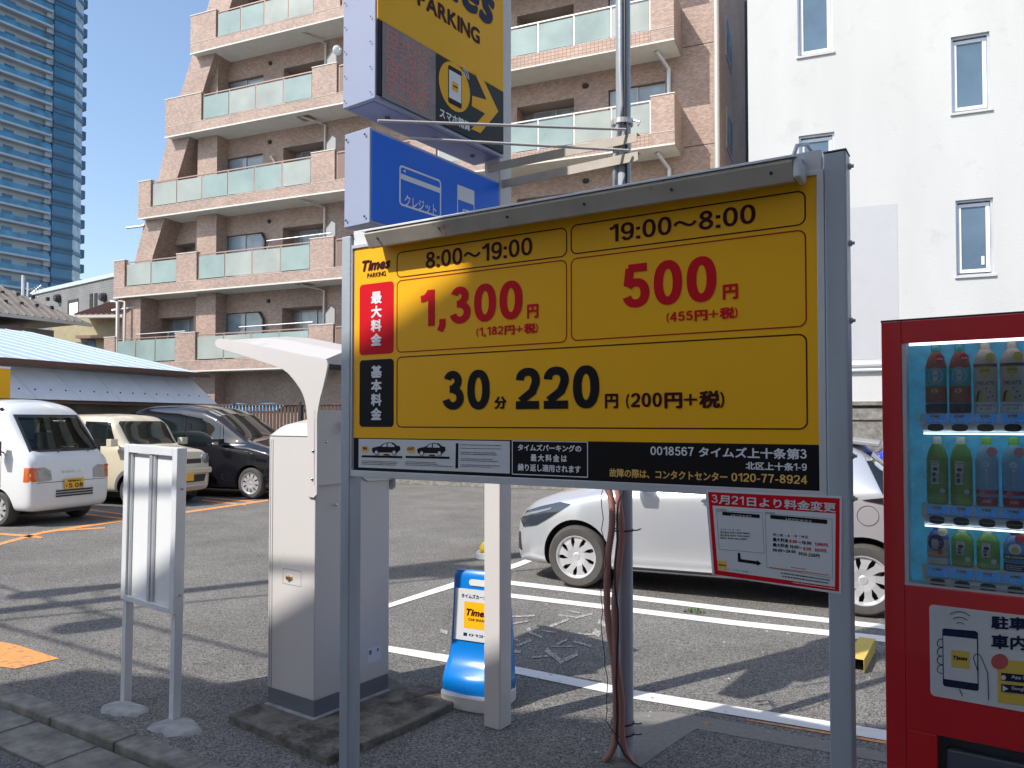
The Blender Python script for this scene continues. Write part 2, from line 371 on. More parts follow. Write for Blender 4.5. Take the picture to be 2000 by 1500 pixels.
def layout(s_, t=T_, bold=.035, digits=True, italic=0.0, track=0.0):
    x = 0; out = []
    for ch in s_:
        L_, w_, sp = glyph(ch, t, bold, digits)
        for i, (vs_, fs) in enumerate(L_): out.append(([(x + a + italic * b, b) for a, b in vs_], fs, i))
        x += w_ + sp + track
    return out
def text(s_, rect, name, mt, parent, y=-.002, mb=None, m=0, vert=False, capfit=True, put=None, **k):
    """fit string s_ into rect (u0,u1,z0,z1) on the local x/z face; z0..z1 is the capital height"""
    u0, u1, z0, z1 = rect; own = mb is None; mb = mb or MB()
    if vert:
        n = len(s_); h = (z1 - z0) / n
        for i, ch in enumerate(s_): text(ch, (u0, u1, z1 - h * (i + 1) + h * .06, z1 - h * i - h * .06), '', None, None, y, mb, m, capfit=False, put=put, **k)
    else:
        out = layout(s_, **k); xs = [v[0] for o_ in out for v in o_[0]]; ys = [v[1] for o_ in out for v in o_[0]]
        if not xs: return
        ax, bx = min(xs), max(xs); ay, by = (0, 1) if capfit else (min(ys), max(ys))
        for vs_, fs, i in out:
            yy = y - .00006 * i
            pts = [(u0 + (a - ax) / (bx - ax) * (u1 - u0), yy, z0 + (b - ay) / (by - ay) * (z1 - z0)) for a, b in vs_]
            if put: pts = [put(p) for p in pts]
            mb.add(pts, fs, m)
    if own: return mb.build(name, mt, parent, fix=False)
def rrect(u0, u1, z0, z1, r, n=5):
    o = []
    for cx, cz, a in ((u1 - r, z1 - r, 0), (u0 + r, z1 - r, 90), (u0 + r, z0 + r, 180), (u1 - r, z0 + r, 270)):
        o += arc(cx, cz, r, r, a, a + 90, n)
    return o
def outline(mb, rect, r, t, y, m=0, put=None):
    vs_, fs = ribbon(rrect(*rect, r), t, True); pts = [(a, y, b) for a, b in vs_]
    mb.add([put(p) for p in pts] if put else pts, fs, m)
def plate(mb, poly, y, m=0, put=None):
    pts = [(a, y, b) for a, b in poly]; mb.add([put(p) for p in pts] if put else pts, [tuple(range(len(poly)))], m)
def greek(mb, rect, rows, y, m=0, put=None, fill=.55, seed=1):
    """rows of print too small to read: runs of little marks"""
    rg = random.Random(seed); u0, u1, z0, z1 = rect; h = (z1 - z0) / rows
    for i in range(rows):
        zc = z1 - h * (i + .5); x = u0; end = u1 - (u1 - u0) * rg.uniform(0, .35)
        while x < end:
            wd = h * rg.uniform(.25, .5); hh = h * fill * rg.uniform(.3, .5)
            p = [(x, zc - hh), (x + wd, zc - hh), (x + wd, zc + hh * rg.uniform(.0, 1)), (x, zc + hh)]
            plate(mb, p, y, m, put); x += wd + h * rg.uniform(.1, .25)

# ------------------------------------------------------------------ ground, street, kerb, markings
K = Fr(0, 0, -32)                                  # street frame: x along the kerb, y away from the street
def kpoly(name, x0, x1, y0, y1, z, mt):
    mb = MB(); mb.quad(K.P(x0, y0, z), K.P(x1, y0, z), K.P(x1, y1, z), K.P(x0, y1, z)); o = mb.build(name, mt, fix=False)
    tag(o, kind='structure'); return o
kpoly('ground', -420, 420, 2.35, 700, 0, M['asphalt'])
kpoly('road', -420, 420, -300, 1.95, -.047, M['road'])
mb = MB(); mb.box(-420, 420, 1.9, 2.36, -.35, -.055); sb = mb.build('gutter_bed', M['dark']); sb.rotation_euler = (0, 0, K.a); tag(sb, kind='structure')
kerb = bpy.data.objects.new('kerb', None); col.objects.link(kerb); kerb.rotation_euler = (0, 0, K.a); tag(kerb, kind='structure')
gut = bpy.data.objects.new('gutter', None); col.objects.link(gut); gut.rotation_euler = (0, 0, K.a); tag(gut, kind='structure')
ks = None
for i in range(-14, 10):
    if ks is None:
        ks = MB().box(-.297, .297, 2.228, 2.362, -.2, .006).build('kerb_stone', M['concrete'], kerb, bevel=.012, seg=3)
        gs = MB().box(-.297, .297, 1.955, 2.222, -.25, -.036).build('gutter_slab', M['concrete'], gut, bevel=.006)
        a, b = ks, gs
    else:
        a = ks.copy(); b = gs.copy(); col.objects.link(a); col.objects.link(b)
    a.location = (i * .6 + .17, random.uniform(-.003, .003), random.uniform(-.003, .003)); b.location = (i * .6 + .05, random.uniform(-.003, .003), random.uniform(-.004, .003))
def mark(name, pts, mt, z=.004, w_=None):
    """painted marking; pts pixel corners on the ground"""
    P = [gnd(*p) for p in pts]; mb = MB(); mb.add([(p.x, p.y, z) for p in P], [tuple(range(len(P)))]); o = mb.build(name, mt, fix=False)
    for pl in o.data.polygons:
        if pl.normal.z < 0: pl.flip()
    return tag(o, kind='structure')
def strip(name, up, lo, mt, z=.004):
    mb = MB(); n = len(up); P = [gnd(*p) for p in up] + [gnd(*p) for p in lo]
    mb.add([(p.x, p.y, z) for p in P], [(i, i + 1, i + 1 + n, i + n) for i in range(n - 1)]); return tag(mb.build(name, mt), kind='structure')
strip('bay_line', [(940, 1128), (998, 1135), (1187, 1157), (1440, 1188), (1715, 1219), (1850, 1236)], [(940, 1135), (998, 1143), (1187, 1166), (1440, 1197), (1712, 1228), (1850, 1246)], M['paint_w'])
strip('bay_line', [(940, 1153), (998, 1160), (1187, 1182), (1440, 1213), (1700, 1240), (1850, 1257)], [(940, 1160), (998, 1168), (1187, 1191), (1440, 1223), (1705, 1252), (1850, 1270)], M['paint_w'])
strip('bay_line', [(730, 1258), (874, 1280), (1014, 1304), (1199, 1340), (1239, 1349), (1727, 1427), (1900, 1456)], [(730, 1269), (869, 1294), (1014, 1318), (1199, 1357), (1239, 1366), (1727, 1447), (1900, 1478)], M['paint_w'])
strip('bay_line', [(730, 1189), (877, 1141), (1008, 1100), (1035, 1090)], [(730, 1197), (881, 1150), (1012, 1108), (1042, 1096)], M['paint_w'], .005)
strip('rust_edge', [(1460, 1406), (1600, 1428), (1727, 1448), (1900, 1479)], [(1460, 1408), (1600, 1432), (1727, 1453), (1900, 1486)], M['paint_o'], .003)
strip('orange_line', [(-60, 1070), (0, 1060), (84, 1038), (244, 1014), (364, 998.5), (524, 975.5)], [(-60, 1076), (0, 1065.5), (84, 1042.5), (244, 1018), (364, 1002.5), (524, 979)], M['paint_o'])
strip('orange_line', [(-60, 1046), (0, 1041.5), (55, 1045), (84, 1049)], [(-60, 1051), (0, 1045), (50, 1049), (80, 1052)], M['paint_o'])
for a, b in (((-60, 1052), (0, 1056)), ((165, 993.5), (246, 1004.5)), ((157, 1002), (246, 1013)), ((400, 971), (500, 979)), ((395, 976), (480, 985)), ((100, 1036), (205, 1030))):
    strip('orange_line', [a, b], [(a[0], a[1] + 2.6), (b[0], b[1] + 2.6)], M['paint_o'], .0045)
mark('orange_patch', [(-90, 1250), (0, 1254), (28, 1259), (116, 1287), (30, 1307), (0, 1303), (-90, 1296)], M['paint_o'])
ztr = lambda x, y: (740 + .28 * x, 1080 + .28 * y)
for k_, (a, b, t_) in enumerate([((1250, 435), (1370, 450), 9), ((1190, 517), (1322, 465), 14), ((1370, 457), (1490, 425), 11), ((1320, 405), (1400, 420), 9), ((960, 652), (1065, 610), 15),
      ((920, 592), (985, 620), 11), ((1040, 525), (1062, 565), 22), ((1062, 562), (1140, 592), 12), ((1140, 545), (1240, 560), 6), ((1530, 478), (1600, 520), 26), ((1498, 545), (1545, 575), 32),
      ((1200, 655), (1362, 655), 7), ((1245, 640), (1310, 608), 12), ((1360, 620), (1480, 655), 12), ((1165, 680), (1262, 752), 24), ((1258, 772), (1385, 708), 20), ((1060, 735), (1180, 722), 10), ((920, 690), (990, 692), 18), ((920, 448), (1090, 440), 10), ((925, 500), (1040, 478), 8), ((1390, 565), (1500, 575), 9), ((430, 545), (480, 560), 22)]):
    A, B = Vector(ztr(*a)), Vector(ztr(*b)); d = (B - A).normalized(); n_ = Vector((-d.y, d.x)) * t_ * .17
    q = [(A + n_), (B + n_), (B - n_), (A - n_)]; mark('painted_character_stroke', [(p.x, p.y) for p in q], M['paint_faded'], .004 + .00006 * k_)
mark('pale_patch', [(1215, 1392), (1300, 1390), (1420, 1408), (1735, 1472), (1735, 1490), (1500, 1450), (1360, 1424), (1290, 1470), (1250, 1500), (1200, 1500)], worn_paint('pale_mortar', (.215, .205, .185), (.165, .158, .147), .35, .6, 30), .002)
# small stones lying about: loose grit nobody would count
mb = MB(); rg = random.Random(3)
for i in range(420):
    x = rg.uniform(-3.5, 5); y = rg.uniform(2.5, 9); p = K.P(x, y, 0); s_ = rg.uniform(.003, .011) * (2.0 if i % 37 == 0 else 1)
    q = [(p.x + s_ * math.cos(a) * rg.uniform(.7, 1.4), p.y + s_ * math.sin(a) * rg.uniform(.7, 1.3), 0) for a in (0, 1.3, 2.6, 3.8, 5)]
    mb.add(q + [(p.x, p.y, s_ * .9)], [(0, 1, 5), (1, 2, 5), (2, 3, 5), (3, 4, 5), (4, 0, 5)])
tag(mb.build('loose_grit', M['footing']), 'loose grit and pale chips scattered on the dark asphalt near the kerb', 'grit', kind='stuff')
for px, py, s_ in ((1160, 1410, .03), (1376, 1412, .035), (1389, 1411, .02), (1270, 1391, .022), (1268, 1399, .022), (1307, 1424, .02), (1476, 1324, .02), (897, 1470, .02), (996, 1403, .018)):
    p = gnd(px, py); mb = MB(); rr = [rg.uniform(.6, 1.2) * s_ * .6 for _ in range(7)]
    mb.add([(rr[i] * math.cos(i * .9), rr[i] * math.sin(i * .9) * .7, 0) for i in range(7)] + [(0, 0, s_ * .35)], [(i, (i + 1) % 7, 7) for i in range(7)])
    o = mb.build('dry_leaf' if px in (1376, 1389, 1476) else 'stone_chip', M['paint_o'] if px in (1376, 1389, 1476) else M['footing']); o.location = p
    tag(o, {1160: 'pale stone chip alone between the white pole and the hose bundle', 1376: 'largest curled dry leaf on the ground right of the hose pole', 1389: 'small dry leaf touching the largest curled leaf', 1270: 'upper pale chip just right of the hose pole foot', 1268: 'lower pale chip just right of the hose pole foot',
            1307: 'flat pale chip on the mortar patch right of the hose pole', 1476: 'dry leaf inside the sunlit parking bay', 897: 'pale chip on dark asphalt in front of the white pole', 996: 'white chip lying against the foot of the white pole'}[px], 'leaf' if px in (1376, 1389, 1476) else 'stone')
p = gnd(1357, 1196); mb = MB()
for i in range(60):
    a = rg.uniform(0, 6.28); r_ = rg.uniform(.0, .06); h = rg.uniform(.008, .035); c = Vector((r_ * math.cos(a) * 1.5, r_ * math.sin(a), .003)); d = Vector((math.cos(a * 3), math.sin(a * 3), 0)) * .012
    mb.add([c - d, c + d, c + Vector((d.y, d.x, h))], [(0, 1, 2)])
o = mb.build('weed_tuft', mat('weed_green', (.10, .16, .05), .7)); o.location = p; tag(o, 'small green weed growing between the two white bay lines', 'weed')
# ------------------------------------------------------------------ brown tiled apartment building
BF = Fr(-5.6, 25.1, -23)
apt = thing('apartment_building', 'brown tiled apartment block with stepped balconies and frosted glass railings', 'apartment building', BF)
def tx(px, py=400, v=0.0): return BF.hit(px, py, v)[0]
DW = 1.12; FL = 2.9; Z0F = 3.4; NF_ = 7
leftT = {0: -10.9, 1: -10.42, 2: -9.19, 3: -7.88, 4: -6.68, 5: -5.45, 6: -4.2}
RT = 10.92; RC = 11.85
opens = [(tx(438, 470, DW), tx(512, 470, DW), 1.0, 2.2, 0), (tx(552, 470, DW), tx(634, 470, DW), .25, 2.25, 1), (2.0, 3.7, .25, 2.25, 1), (tx(1004, 200, DW) + .1, tx(1121, 200, DW), .25, 2.25, 1), (tx(1188, 170, DW), tx(1299, 170, DW), .9, 2.3, 0)]
wall_m = M['tile']
for k in range(-1, NF_):
    zb_ = Z0F + k * FL if k >= 0 else 0; zt_ = Z0F + (k + 1) * FL; 
    tl = leftT.get(k, -10.9) + (.5 if k > 0 else .75)
    ops = [] if k < 0 else list(opens)
    if k == 0: ops = [(tx(305, 600, DW), tx(378, 600, DW), .25, 2.2, 1)] + ops
    if k == 1: ops = [(tx(340, 490, DW), tx(381, 490, DW), .6, 2.1, 1)] + ops
    w_ = MB(); zz0 = zb_ + .1 if k >= 0 else 0; x = tl
    for (a, b, h0, h1, rc) in ops:
        if a < tl: continue
        w_.box(x, a, DW, DW + .25, zb_, zt_); w_.box(a, b, DW, DW + .25, zb_, zb_ + h0); w_.box(a, b, DW, DW + .25, zb_ + h1, zt_); x = b
        dv = .55 if rc else .1
        fr_ = MB(); wf = .045; m_ = (a + b) / 2
        if rc:
            r_ = MB(); r_.box(a - .1, b + .1, DW + .9, DW + .95, zb_ + h0 - .1, zb_ + h1 + .1); r_.box(a - .02, a - .001, DW + .252, DW + .9, zb_, zb_ + h1 + .05); r_.box(b + .001, b + .02, DW + .252, DW + .9, zb_, zb_ + h1 + .05); r_.box(a - .02, b + .02, DW + .252, DW + .9, zb_ + h1 + .001, zb_ + h1 + .02); r_.build('recess', M['tile'], apt)
        aa = a + (.35 if rc else .03)
        for p0, p1, dd in ((aa, (aa + b) / 2 + .02, 0), ((aa + b) / 2 - .02, b - .02, .03)):
            v_ = DW + dv + dd
            fr_.box(p0, p1, v_, v_ + .03, zb_ + h0, zb_ + h0 + wf); fr_.box(p0, p1, v_, v_ + .03, zb_ + h1 - wf - .02, zb_ + h1 - .02); fr_.box(p0, p0 + wf, v_, v_ + .03, zb_ + h0 + wf, zb_ + h1 - wf - .02); fr_.box(p1 - wf, p1, v_, v_ + .03, zb_ + h0 + wf, zb_ + h1 - wf - .02)
        wn = fr_.build('window', M['win_frame'], apt)
        for p0, p1, dd in ((aa, (aa + b) / 2 + .02, 0), ((aa + b) / 2 - .02, b - .02, .03)):
            v_ = DW + dv + dd + .012; MB().box(p0 + wf, p1 - wf, v_, v_ + .006, zb_ + h0 + wf, zb_ + h1 - wf - .02).build('pane', M['win'], wn)
        q = MB(); q.box(a, b, DW + dv + .1, DW + dv + .12, zb_ + h0, zb_ + h1); q.build('curtain', mat('curtain', (.30, .32, .34), .9, var=.5, vscale=6, streak=.05) if 'curtain' not in M else M['curtain'], apt)
        if 'curtain' not in M: M['curtain'] = bpy.data.materials['curtain']
    w_.box(x, RC, DW, DW + .25, zb_, zt_)
    w_.build('wall', wall_m, apt)
    if k >= 0 or True:
        c_ = MB(); a, b = tx(383, 480, .55), tx(421, 480, .55)
        if a > tl: c_.box(a, b, .58, DW, zb_, zt_ - (.0 if k < 6 else 0)); c_.build('column', wall_m, apt)
    if k < 0: continue
    # slab + parapet
    L = leftT[k]; q = MB(); q.box(L + .02, RT - .02, .02, DW - .002, zb_ + .02, zb_ + .2); q.build('balcony_slab', M['soffit'], apt)
    q = MB(); q.box(L - .01, RT + .01, -.012, .02, zb_ - .02, zb_ + .03); q.build('drip_edge', M['cap'], apt)
    grid = k in (1, 2)
    q = MB(); q.box(L, RT, 0, .16, zb_ + .031, zb_ + .37); q.build('parapet_band', M['tile'], apt)
    if k in (3, 4, 2): q = MB(); q.box(tx(1002) - 1, tx(1272), -.008, -.0005, zb_ + .04, zb_ + .36); q.build('tile_band', M['tile_grid'], apt)
    q = MB(); q.box(RT - .17, RT, .161, DW - .002, zb_ + .031, zb_ + 1.42); q.build('side_parapet', M['tile'], apt)
    q = MB(); q.box(L, L + .17, .161, DW - .002, zb_ + .031, zb_ + 1.4); q.build('side_parapet', M['tile'], apt)
    piers = {0: [(L, tx(228)), (tx(345), tx(384)), (tx(605), tx(652))], 1: [(L, tx(245)), (tx(346), tx(385)), (tx(606), tx(652))], 2: [(L, tx(294)), (tx(607), tx(653))], 3: [(L, tx(391)), (tx(608), tx(656))], 4: [(L, tx(418)), (tx(610), tx(662))]}.get(k, [(L, L + 1.6), (-1.19, -.2)])
    piers += [(2.6, 3.5), (tx(1272), RT)]
    for a, b in piers:
        q = MB(); q.box(a, b, -.003 if a == L else -.0035, .158, zb_ + .371, zb_ + 1.40); q.build('pier', M['tile'], apt)
        q = MB(); q.box(a - .015, b + .015, -.02, .175, zb_ + 1.401, zb_ + 1.43); q.build('coping', M['cap'], apt)
    q = MB(); q.box(L, RT, -.008, .165, zb_ + .371, zb_ + .385); q.build('sill_cap', M['cap'], apt)
    for i in range(len(piers) - 1):
        a, b = piers[i][1] + .05, piers[i + 1][0] - .03; 
        if b - a < .3: continue
        brown = abs(piers[i][1] - tx(655)) < .5
        n = max(1, round((b - a) / 1.17)); q = MB(); right = a > 3
        q.box(a - .03, b + .03, .055, .10, zb_ + 1.30, zb_ + 1.34)
        for j in range(n + 1): u = a + (b - a) * j / n; q.box(u - .022, u + .022, .06, .095, zb_ + .385, zb_ + 1.299)
        q.box(a, b, .065, .09, zb_ + .46, zb_ + .49); q.box(a, b, .065, .09, zb_ + 1.2, zb_ + 1.225)
        q.build('railing', M['rail_light'] if right else M['rail'], apt)
        for j in range(n):
            u0 = a + (b - a) * j / n + .03; u1 = a + (b - a) * (j + 1) / n - .03
            MB().box(u0, u1, .048, .056, zb_ + .435, zb_ + 1.24).build('glass_panel', M['brown_panel'] if brown else M['frost_pale' if (j * 7 + k * 3 + i) % 5 in (1, 3) else 'frost'], apt)
    # pipes, screens, vents
    q = MB(); q.tube([(tx(637, 400, DW), DW - .09, zb_ + .2), (tx(637, 400, DW), DW - .09, zb_ + FL - .15), (tx(637, 400, DW) - .3, .5, zb_ + FL - .06), (tx(637, 400, DW) - .5, .35, zb_ + FL + .0)], .045, 10); q.build('drain_pipe', M['rail_light'], apt, smooth='auto')
    q = MB(); q.tube([(tx(1308, 200, DW), DW - .12, zb_ + .2), (tx(1308, 200, DW), DW - .12, zb_ + FL - .35), (tx(1308, 200, DW) - .25, .5, zb_ + FL + .01)], .06, 10); q.build('drain_pipe', M['alu'], apt, smooth='auto')
    if k < 5:
        q = MB(); us = tx(650, 300, .5)
        q.prism([(us - .25, zb_ + .3), (us + .18, zb_ + .3), (us + .18, zb_ + 2.0), (us + .0, zb_ + 2.12), (us - .25, zb_ + 1.85)], .45, .49); q.build('partition_screen', mat('screen_grey', (.33, .32, .31), .6) if 'screen_grey' not in bpy.data.materials else bpy.data.materials['screen_grey'], apt)
        vs_, fs = ribbon([(us - .25, zb_ + .3), (us + .18, zb_ + .3), (us + .18, zb_ + 2.0), (us + .0, zb_ + 2.12), (us - .25, zb_ + 1.85)], .05, True); q = MB(); q.add([(x, .44, z) for x, z in vs_], fs); q.build('screen_edge', M['trim'], apt)
    if k in (0, 1):
        u = tx(517 if k else 515, 480, DW); q = MB(); q.tube([(u - .15, DW - .02, zb_ + 2.15), (u - .05, DW - .08, zb_ + 2.1), (u + .1, DW - .09, zb_ + 1.85), (u + .1, DW - .09, zb_ + .9)], .045, 8); q.build('duct_cover', M['trim'], apt, smooth=True)
    if k == 2: u = tx(540, 300, DW); q = MB(); q.tube([(u - .2, DW - .06, zb_ + 2.0), (u, DW - .09, zb_ + 1.75), (u, DW - .09, zb_ + .9)], .05, 8); q.build('duct_cover', M['soffit'], apt, smooth=True)
    if k in (0, 1, 3):
        u = tx(600, 380, .6); q = MB(); q.box(u - .3, u + .25, .35, .8, zb_ + .012, zb_ + .0195); q.build('ceiling_vent', M['rail'], apt)
    for u in (tx(525, 570, DW), tx(1145, 140, DW), tx(288, 600, DW) if k == 0 else 8): q = MB(); q.lathe([(0, DW - .07), (.06, DW - .07), (.08, DW - .02), (.08, DW)], 12, 'y', (u, 0, zb_ + 2.55)); q.build('vent_cap', M['trim'], apt)
    if k in (0, 1):
        for a, b, z in (((tx(455), tx(600), 1.55) if k == 0 else (tx(508), tx(634), 1.62)),):
            q = MB(); q.tube([(a, .35, zb_ + z), (b, .35, zb_ + z + .02)], .018, 8); q.tube([(a + .1, .35, zb_ + z), (a + .0, .5, zb_ + z - .1), (a - .4, .62, zb_ + z - .5)], .02, 6); q.tube([(b - .5, .35, zb_ + z), (b - .55, .6, zb_ + z - .4)], .02, 6); q.build('laundry_pole', M['alu'], apt)
    if k == 0:
        q = MB(); q.tube([(tx(255), .3, zb_ + 1.5), (tx(352), .3, zb_ + 1.52)], .018, 8)
        for u in (tx(256), tx(320)): q.tube([(u, .3, zb_ + 1.5), (u - .5, .6, zb_ + 1.0)], .022, 6)
        q.build('laundry_pole', M['alu'], apt)
# stepped fin wall at the left end
q = MB(); fx = lambda z: -10.25 if z < 6.3 else -10.25 + .43 * (z - 6.3) + .35
q.prism([(-10.3, 3.4), (-9.35, 3.4), (-9.35, 6.3), (-8.6, 6.3 + 1.9), (-7.3, 11.3), (-6.2, 14.1), (-4.9, 17.1), (-3.6, 20.2), (-4.7, 20.2), (-5.7, 17.9), (-7.88, 12.1 + .7), (-8.5, 10.8), (-9.25, 9.0), (-9.9, 7.0), (-10.3, 6.3)], .3, 1.3)
q.build('fin_wall', M['tile'], apt)
q = MB(); q.tube([(-9.95, .15, 8.98), (-9.3, .25, 9.0), (-9.2, .3, 9.05)], .045, 8); q.build('drain_pipe', M['rail_light'], apt)
for dx, r_ in ((-.1, .07), (.28, .05)):
    q = MB(); q.tube([(tx(232) + dx, .1, 3.4), (tx(232) + dx, .1, 6.15), (tx(232) + dx - .35, .1, 6.2)], r_, 10); q.build('drain_pipe', M['rail_light'], apt, smooth='auto')
q = MB(); q.tube([(-10.6, .1, 5.85), (-9.7, .35, 5.95), (-9.55, .4, 6.1)], .05, 8); q.build('drain_pipe', M['rail_light'], apt, smooth='auto')
q = MB(); q.tube([(RC + .06, DW - .08, 0), (RC + .06, DW - .08, 23)], .075, 12); q.build('drain_pipe', M['rail_light'], apt, smooth='auto')
# right flank and body
side = MB(); side.box(RC - .02, RC + .0, DW + .251, 9.0, 0, 24); side.build('side_wall', M['tile'], apt)
for k in range(0, 7):
    for v in (3.4,):
        q = MB(); q.box(RC + .001, RC + .03, v, v + 1.5, Z0F + k * FL + .9, Z0F + k * FL + 2.2); wn = q.build('window', M['win_frame'], apt); MB().box(RC + .0305, RC + .034, v + .08, v + 1.42, Z0F + k * FL + .98, Z0F + k * FL + 2.12).build('pane', M['win'], wn)
q = MB(); q.prism([(-9.6, 0), (RC - .03, 0), (RC - .03, 24), (-2.2, 24), (-4.4, 18), (-9.2, 6.5), (-9.6, 3.4)], DW + 1.0, 9.0); q.build('core', M['recess'], apt)
q = MB(); q.box(RC - .9, RC - .001, .9, DW - .001, 0, 24) if 0 else None
# joints on the brown wall right of the balconies
q = MB()
for k in range(NF_): q.box(RT + .05, RC - .02, DW - .004, DW - .0005, Z0F + k * FL + .25, Z0F + k * FL + .27)
q.build('movement_joint', M['dark'], apt)
ds = dep(660, 98, 24.6); q = MB(); q.lathe([(0, 0), (.12, .02), (.2, .06), (.22, .09), (.2, .075), (.1, .04)], 20, 'y'); q.tube([(0, 0, 0), (.0, .15, 0), (0, .3, -.3)], .02, 6); q.tube([(0, .05, -.15), (0, -.3, .02)], .01, 6); q.box(-.04, .04, -.36, -.28, -.02, .06)
o = q.build('satellite_dish', M['white'], None, smooth='auto'); o.location = ds; o.scale = (.7, .7, .7); o.rotation_euler = (.3, 0, .6); tag(o, 'small white satellite dish on the balcony corner beside the pylon sign', 'satellite dish')

# dark block added to fill the gap, recess shade put into its colour
DB = Fr(*BF.P(RC - 2.0, 12.5).xy, -23)
db = thing('dark_building', 'added dark navy block standing in for the shaded recess beside the white wall', 'building', DB)
MB().box(0, 9, 0, 8, 0, 27).build('wall', mat('navy_wall', (.05, .055, .075), .5, var=.1), db)
for k in range(8):
    w_ = MB().box(3.2, 4.6, -.03, -.001, 2 + k * 3.1, 3.2 + k * 3.1).build('window', M['trim'], db); MB().box(3.27, 4.53, -.036, -.0305, 2.07 + k * 3.1, 3.13 + k * 3.1).build('pane', M['win'], w_)

# ------------------------------------------------------------------ white plastered building, right
WF = Fr(*(lambda p: (p.x, p.y))(dep(1462, 300, 15.5)), -22)
wb = thing('white_building', 'white plastered building with small white framed windows', 'building', WF)
wz0 = WF.hit(1690, 790)[1]; WH = 14.5
wins = [WF.rect(1557, -38, 1627, 100), WF.rect(1857, 73, 1935, 212), WF.rect(1560, 266, 1631, 405), WF.rect(1866, 392, 1942, 535), WF.rect(1560, 560, 1631, 690)]
wins = [(a, b, min(c, d), max(c, d)) for a, b, c, d in wins]
for (a, b, c, d) in wins[:2]: wins.append((a, b, c + 2.95, d + 2.95))
for (a, b, c, d) in wins[:4]: wins.append((a + 5.4, b + 5.4, c, d))
xs = sorted({0.0, 14.0, *[w_[0] for w_ in wins], *[w_[1] for w_ in wins]}); 
w_ = MB()
for i in range(len(xs) - 1):
    a, b = xs[i], xs[i + 1]; hs_ = sorted([(q_[2], q_[3]) for q_ in wins if q_[0] < (a + b) / 2 < q_[1]]); z = wz0
    for c, d in hs_:
        if c > z: w_.box(a, b, 0, .3, z, c)
        z = max(z, d)
    w_.box(a, b, 0, .3, z, WH)
w_.build('wall', M['plaster'], wb)
MB().box(.003, 13.99, .301, 9, 0, WH - .01).build('core', M['plaster'], wb)
for (a, b, c, d) in wins:
    fr_ = MB(); t_ = .035
    fr_.box(a, a + t_, .06, .29, c, d); fr_.box(b - t_, b, .06, .29, c, d); fr_.box(a + t_, b - t_, .06, .29, d - t_, d); fr_.box(a + t_, b - t_, .06, .29, c, c + t_)
    wn = fr_.build('window', M['alu'], wb); 
    s_ = MB(); a2, b2, c2, d2 = a + t_ + .004, b - t_ - .004, c + t_ + .03, d - t_ - .02; e_ = .065
    s_.box(a2, a2 + e_, .10, .14, c2, d2); s_.box(b2 - e_, b2, .10, .14, c2, d2); s_.box(a2 + e_, b2 - e_, .10, .14, c2, c2 + e_); s_.box(a2 + e_, b2 - e_, .10, .14, d2 - e_, d2); s_.build('frame', M['white'], wn, bevel=.004)
    MB().box(a2 + e_, b2 - e_, .115, .125, c2 + e_, d2 - e_).build('pane', M['pane_blue'], wn)
    q = MB(); q.box(a - .03, b + .03, -.035, .06, c - .045, c - .001); q.build('sill', M['plaster'], wn, bevel=.005)
MB().box(wins[3][0] + .42, wins[3][0] + .47, .1, .114, wins[3][2] + .2, wins[3][2] + .36).build('window_catch', M['white'], wb, bevel=.008)
a = WF.rect(1600, 412, 1756, 700); MB().box(a[0], a[1], -.004, -.0005, a[2], a[3]).build('repainted_patch', M['plaster_grey'], wb)
zp = WF.hit(1690, 712)[1]
q = MB(); q.tube([(0, -.05, zp), (13.9, -.05, zp)], .022, 8); q.tube([(0, -.05, zp - .11), (13.9, -.05, zp - .11)], .03, 8); q.build('wall_pipe', M['alu_white'], wb, smooth='auto')
q = MB(); q.box(-.01, 14, -.06, .0, wz0 - .02, wz0 + .06); q.box(-.01, 14, -.03, -.0, wz0 - .3, wz0 - .08); q.build('base_ledge', M['concrete'], wb, bevel=.01)
rl = MB(); rl.box(0, 14, .0, .3, 0, wz0 - .31); rl.build('base_wall', M['concrete'], wb)

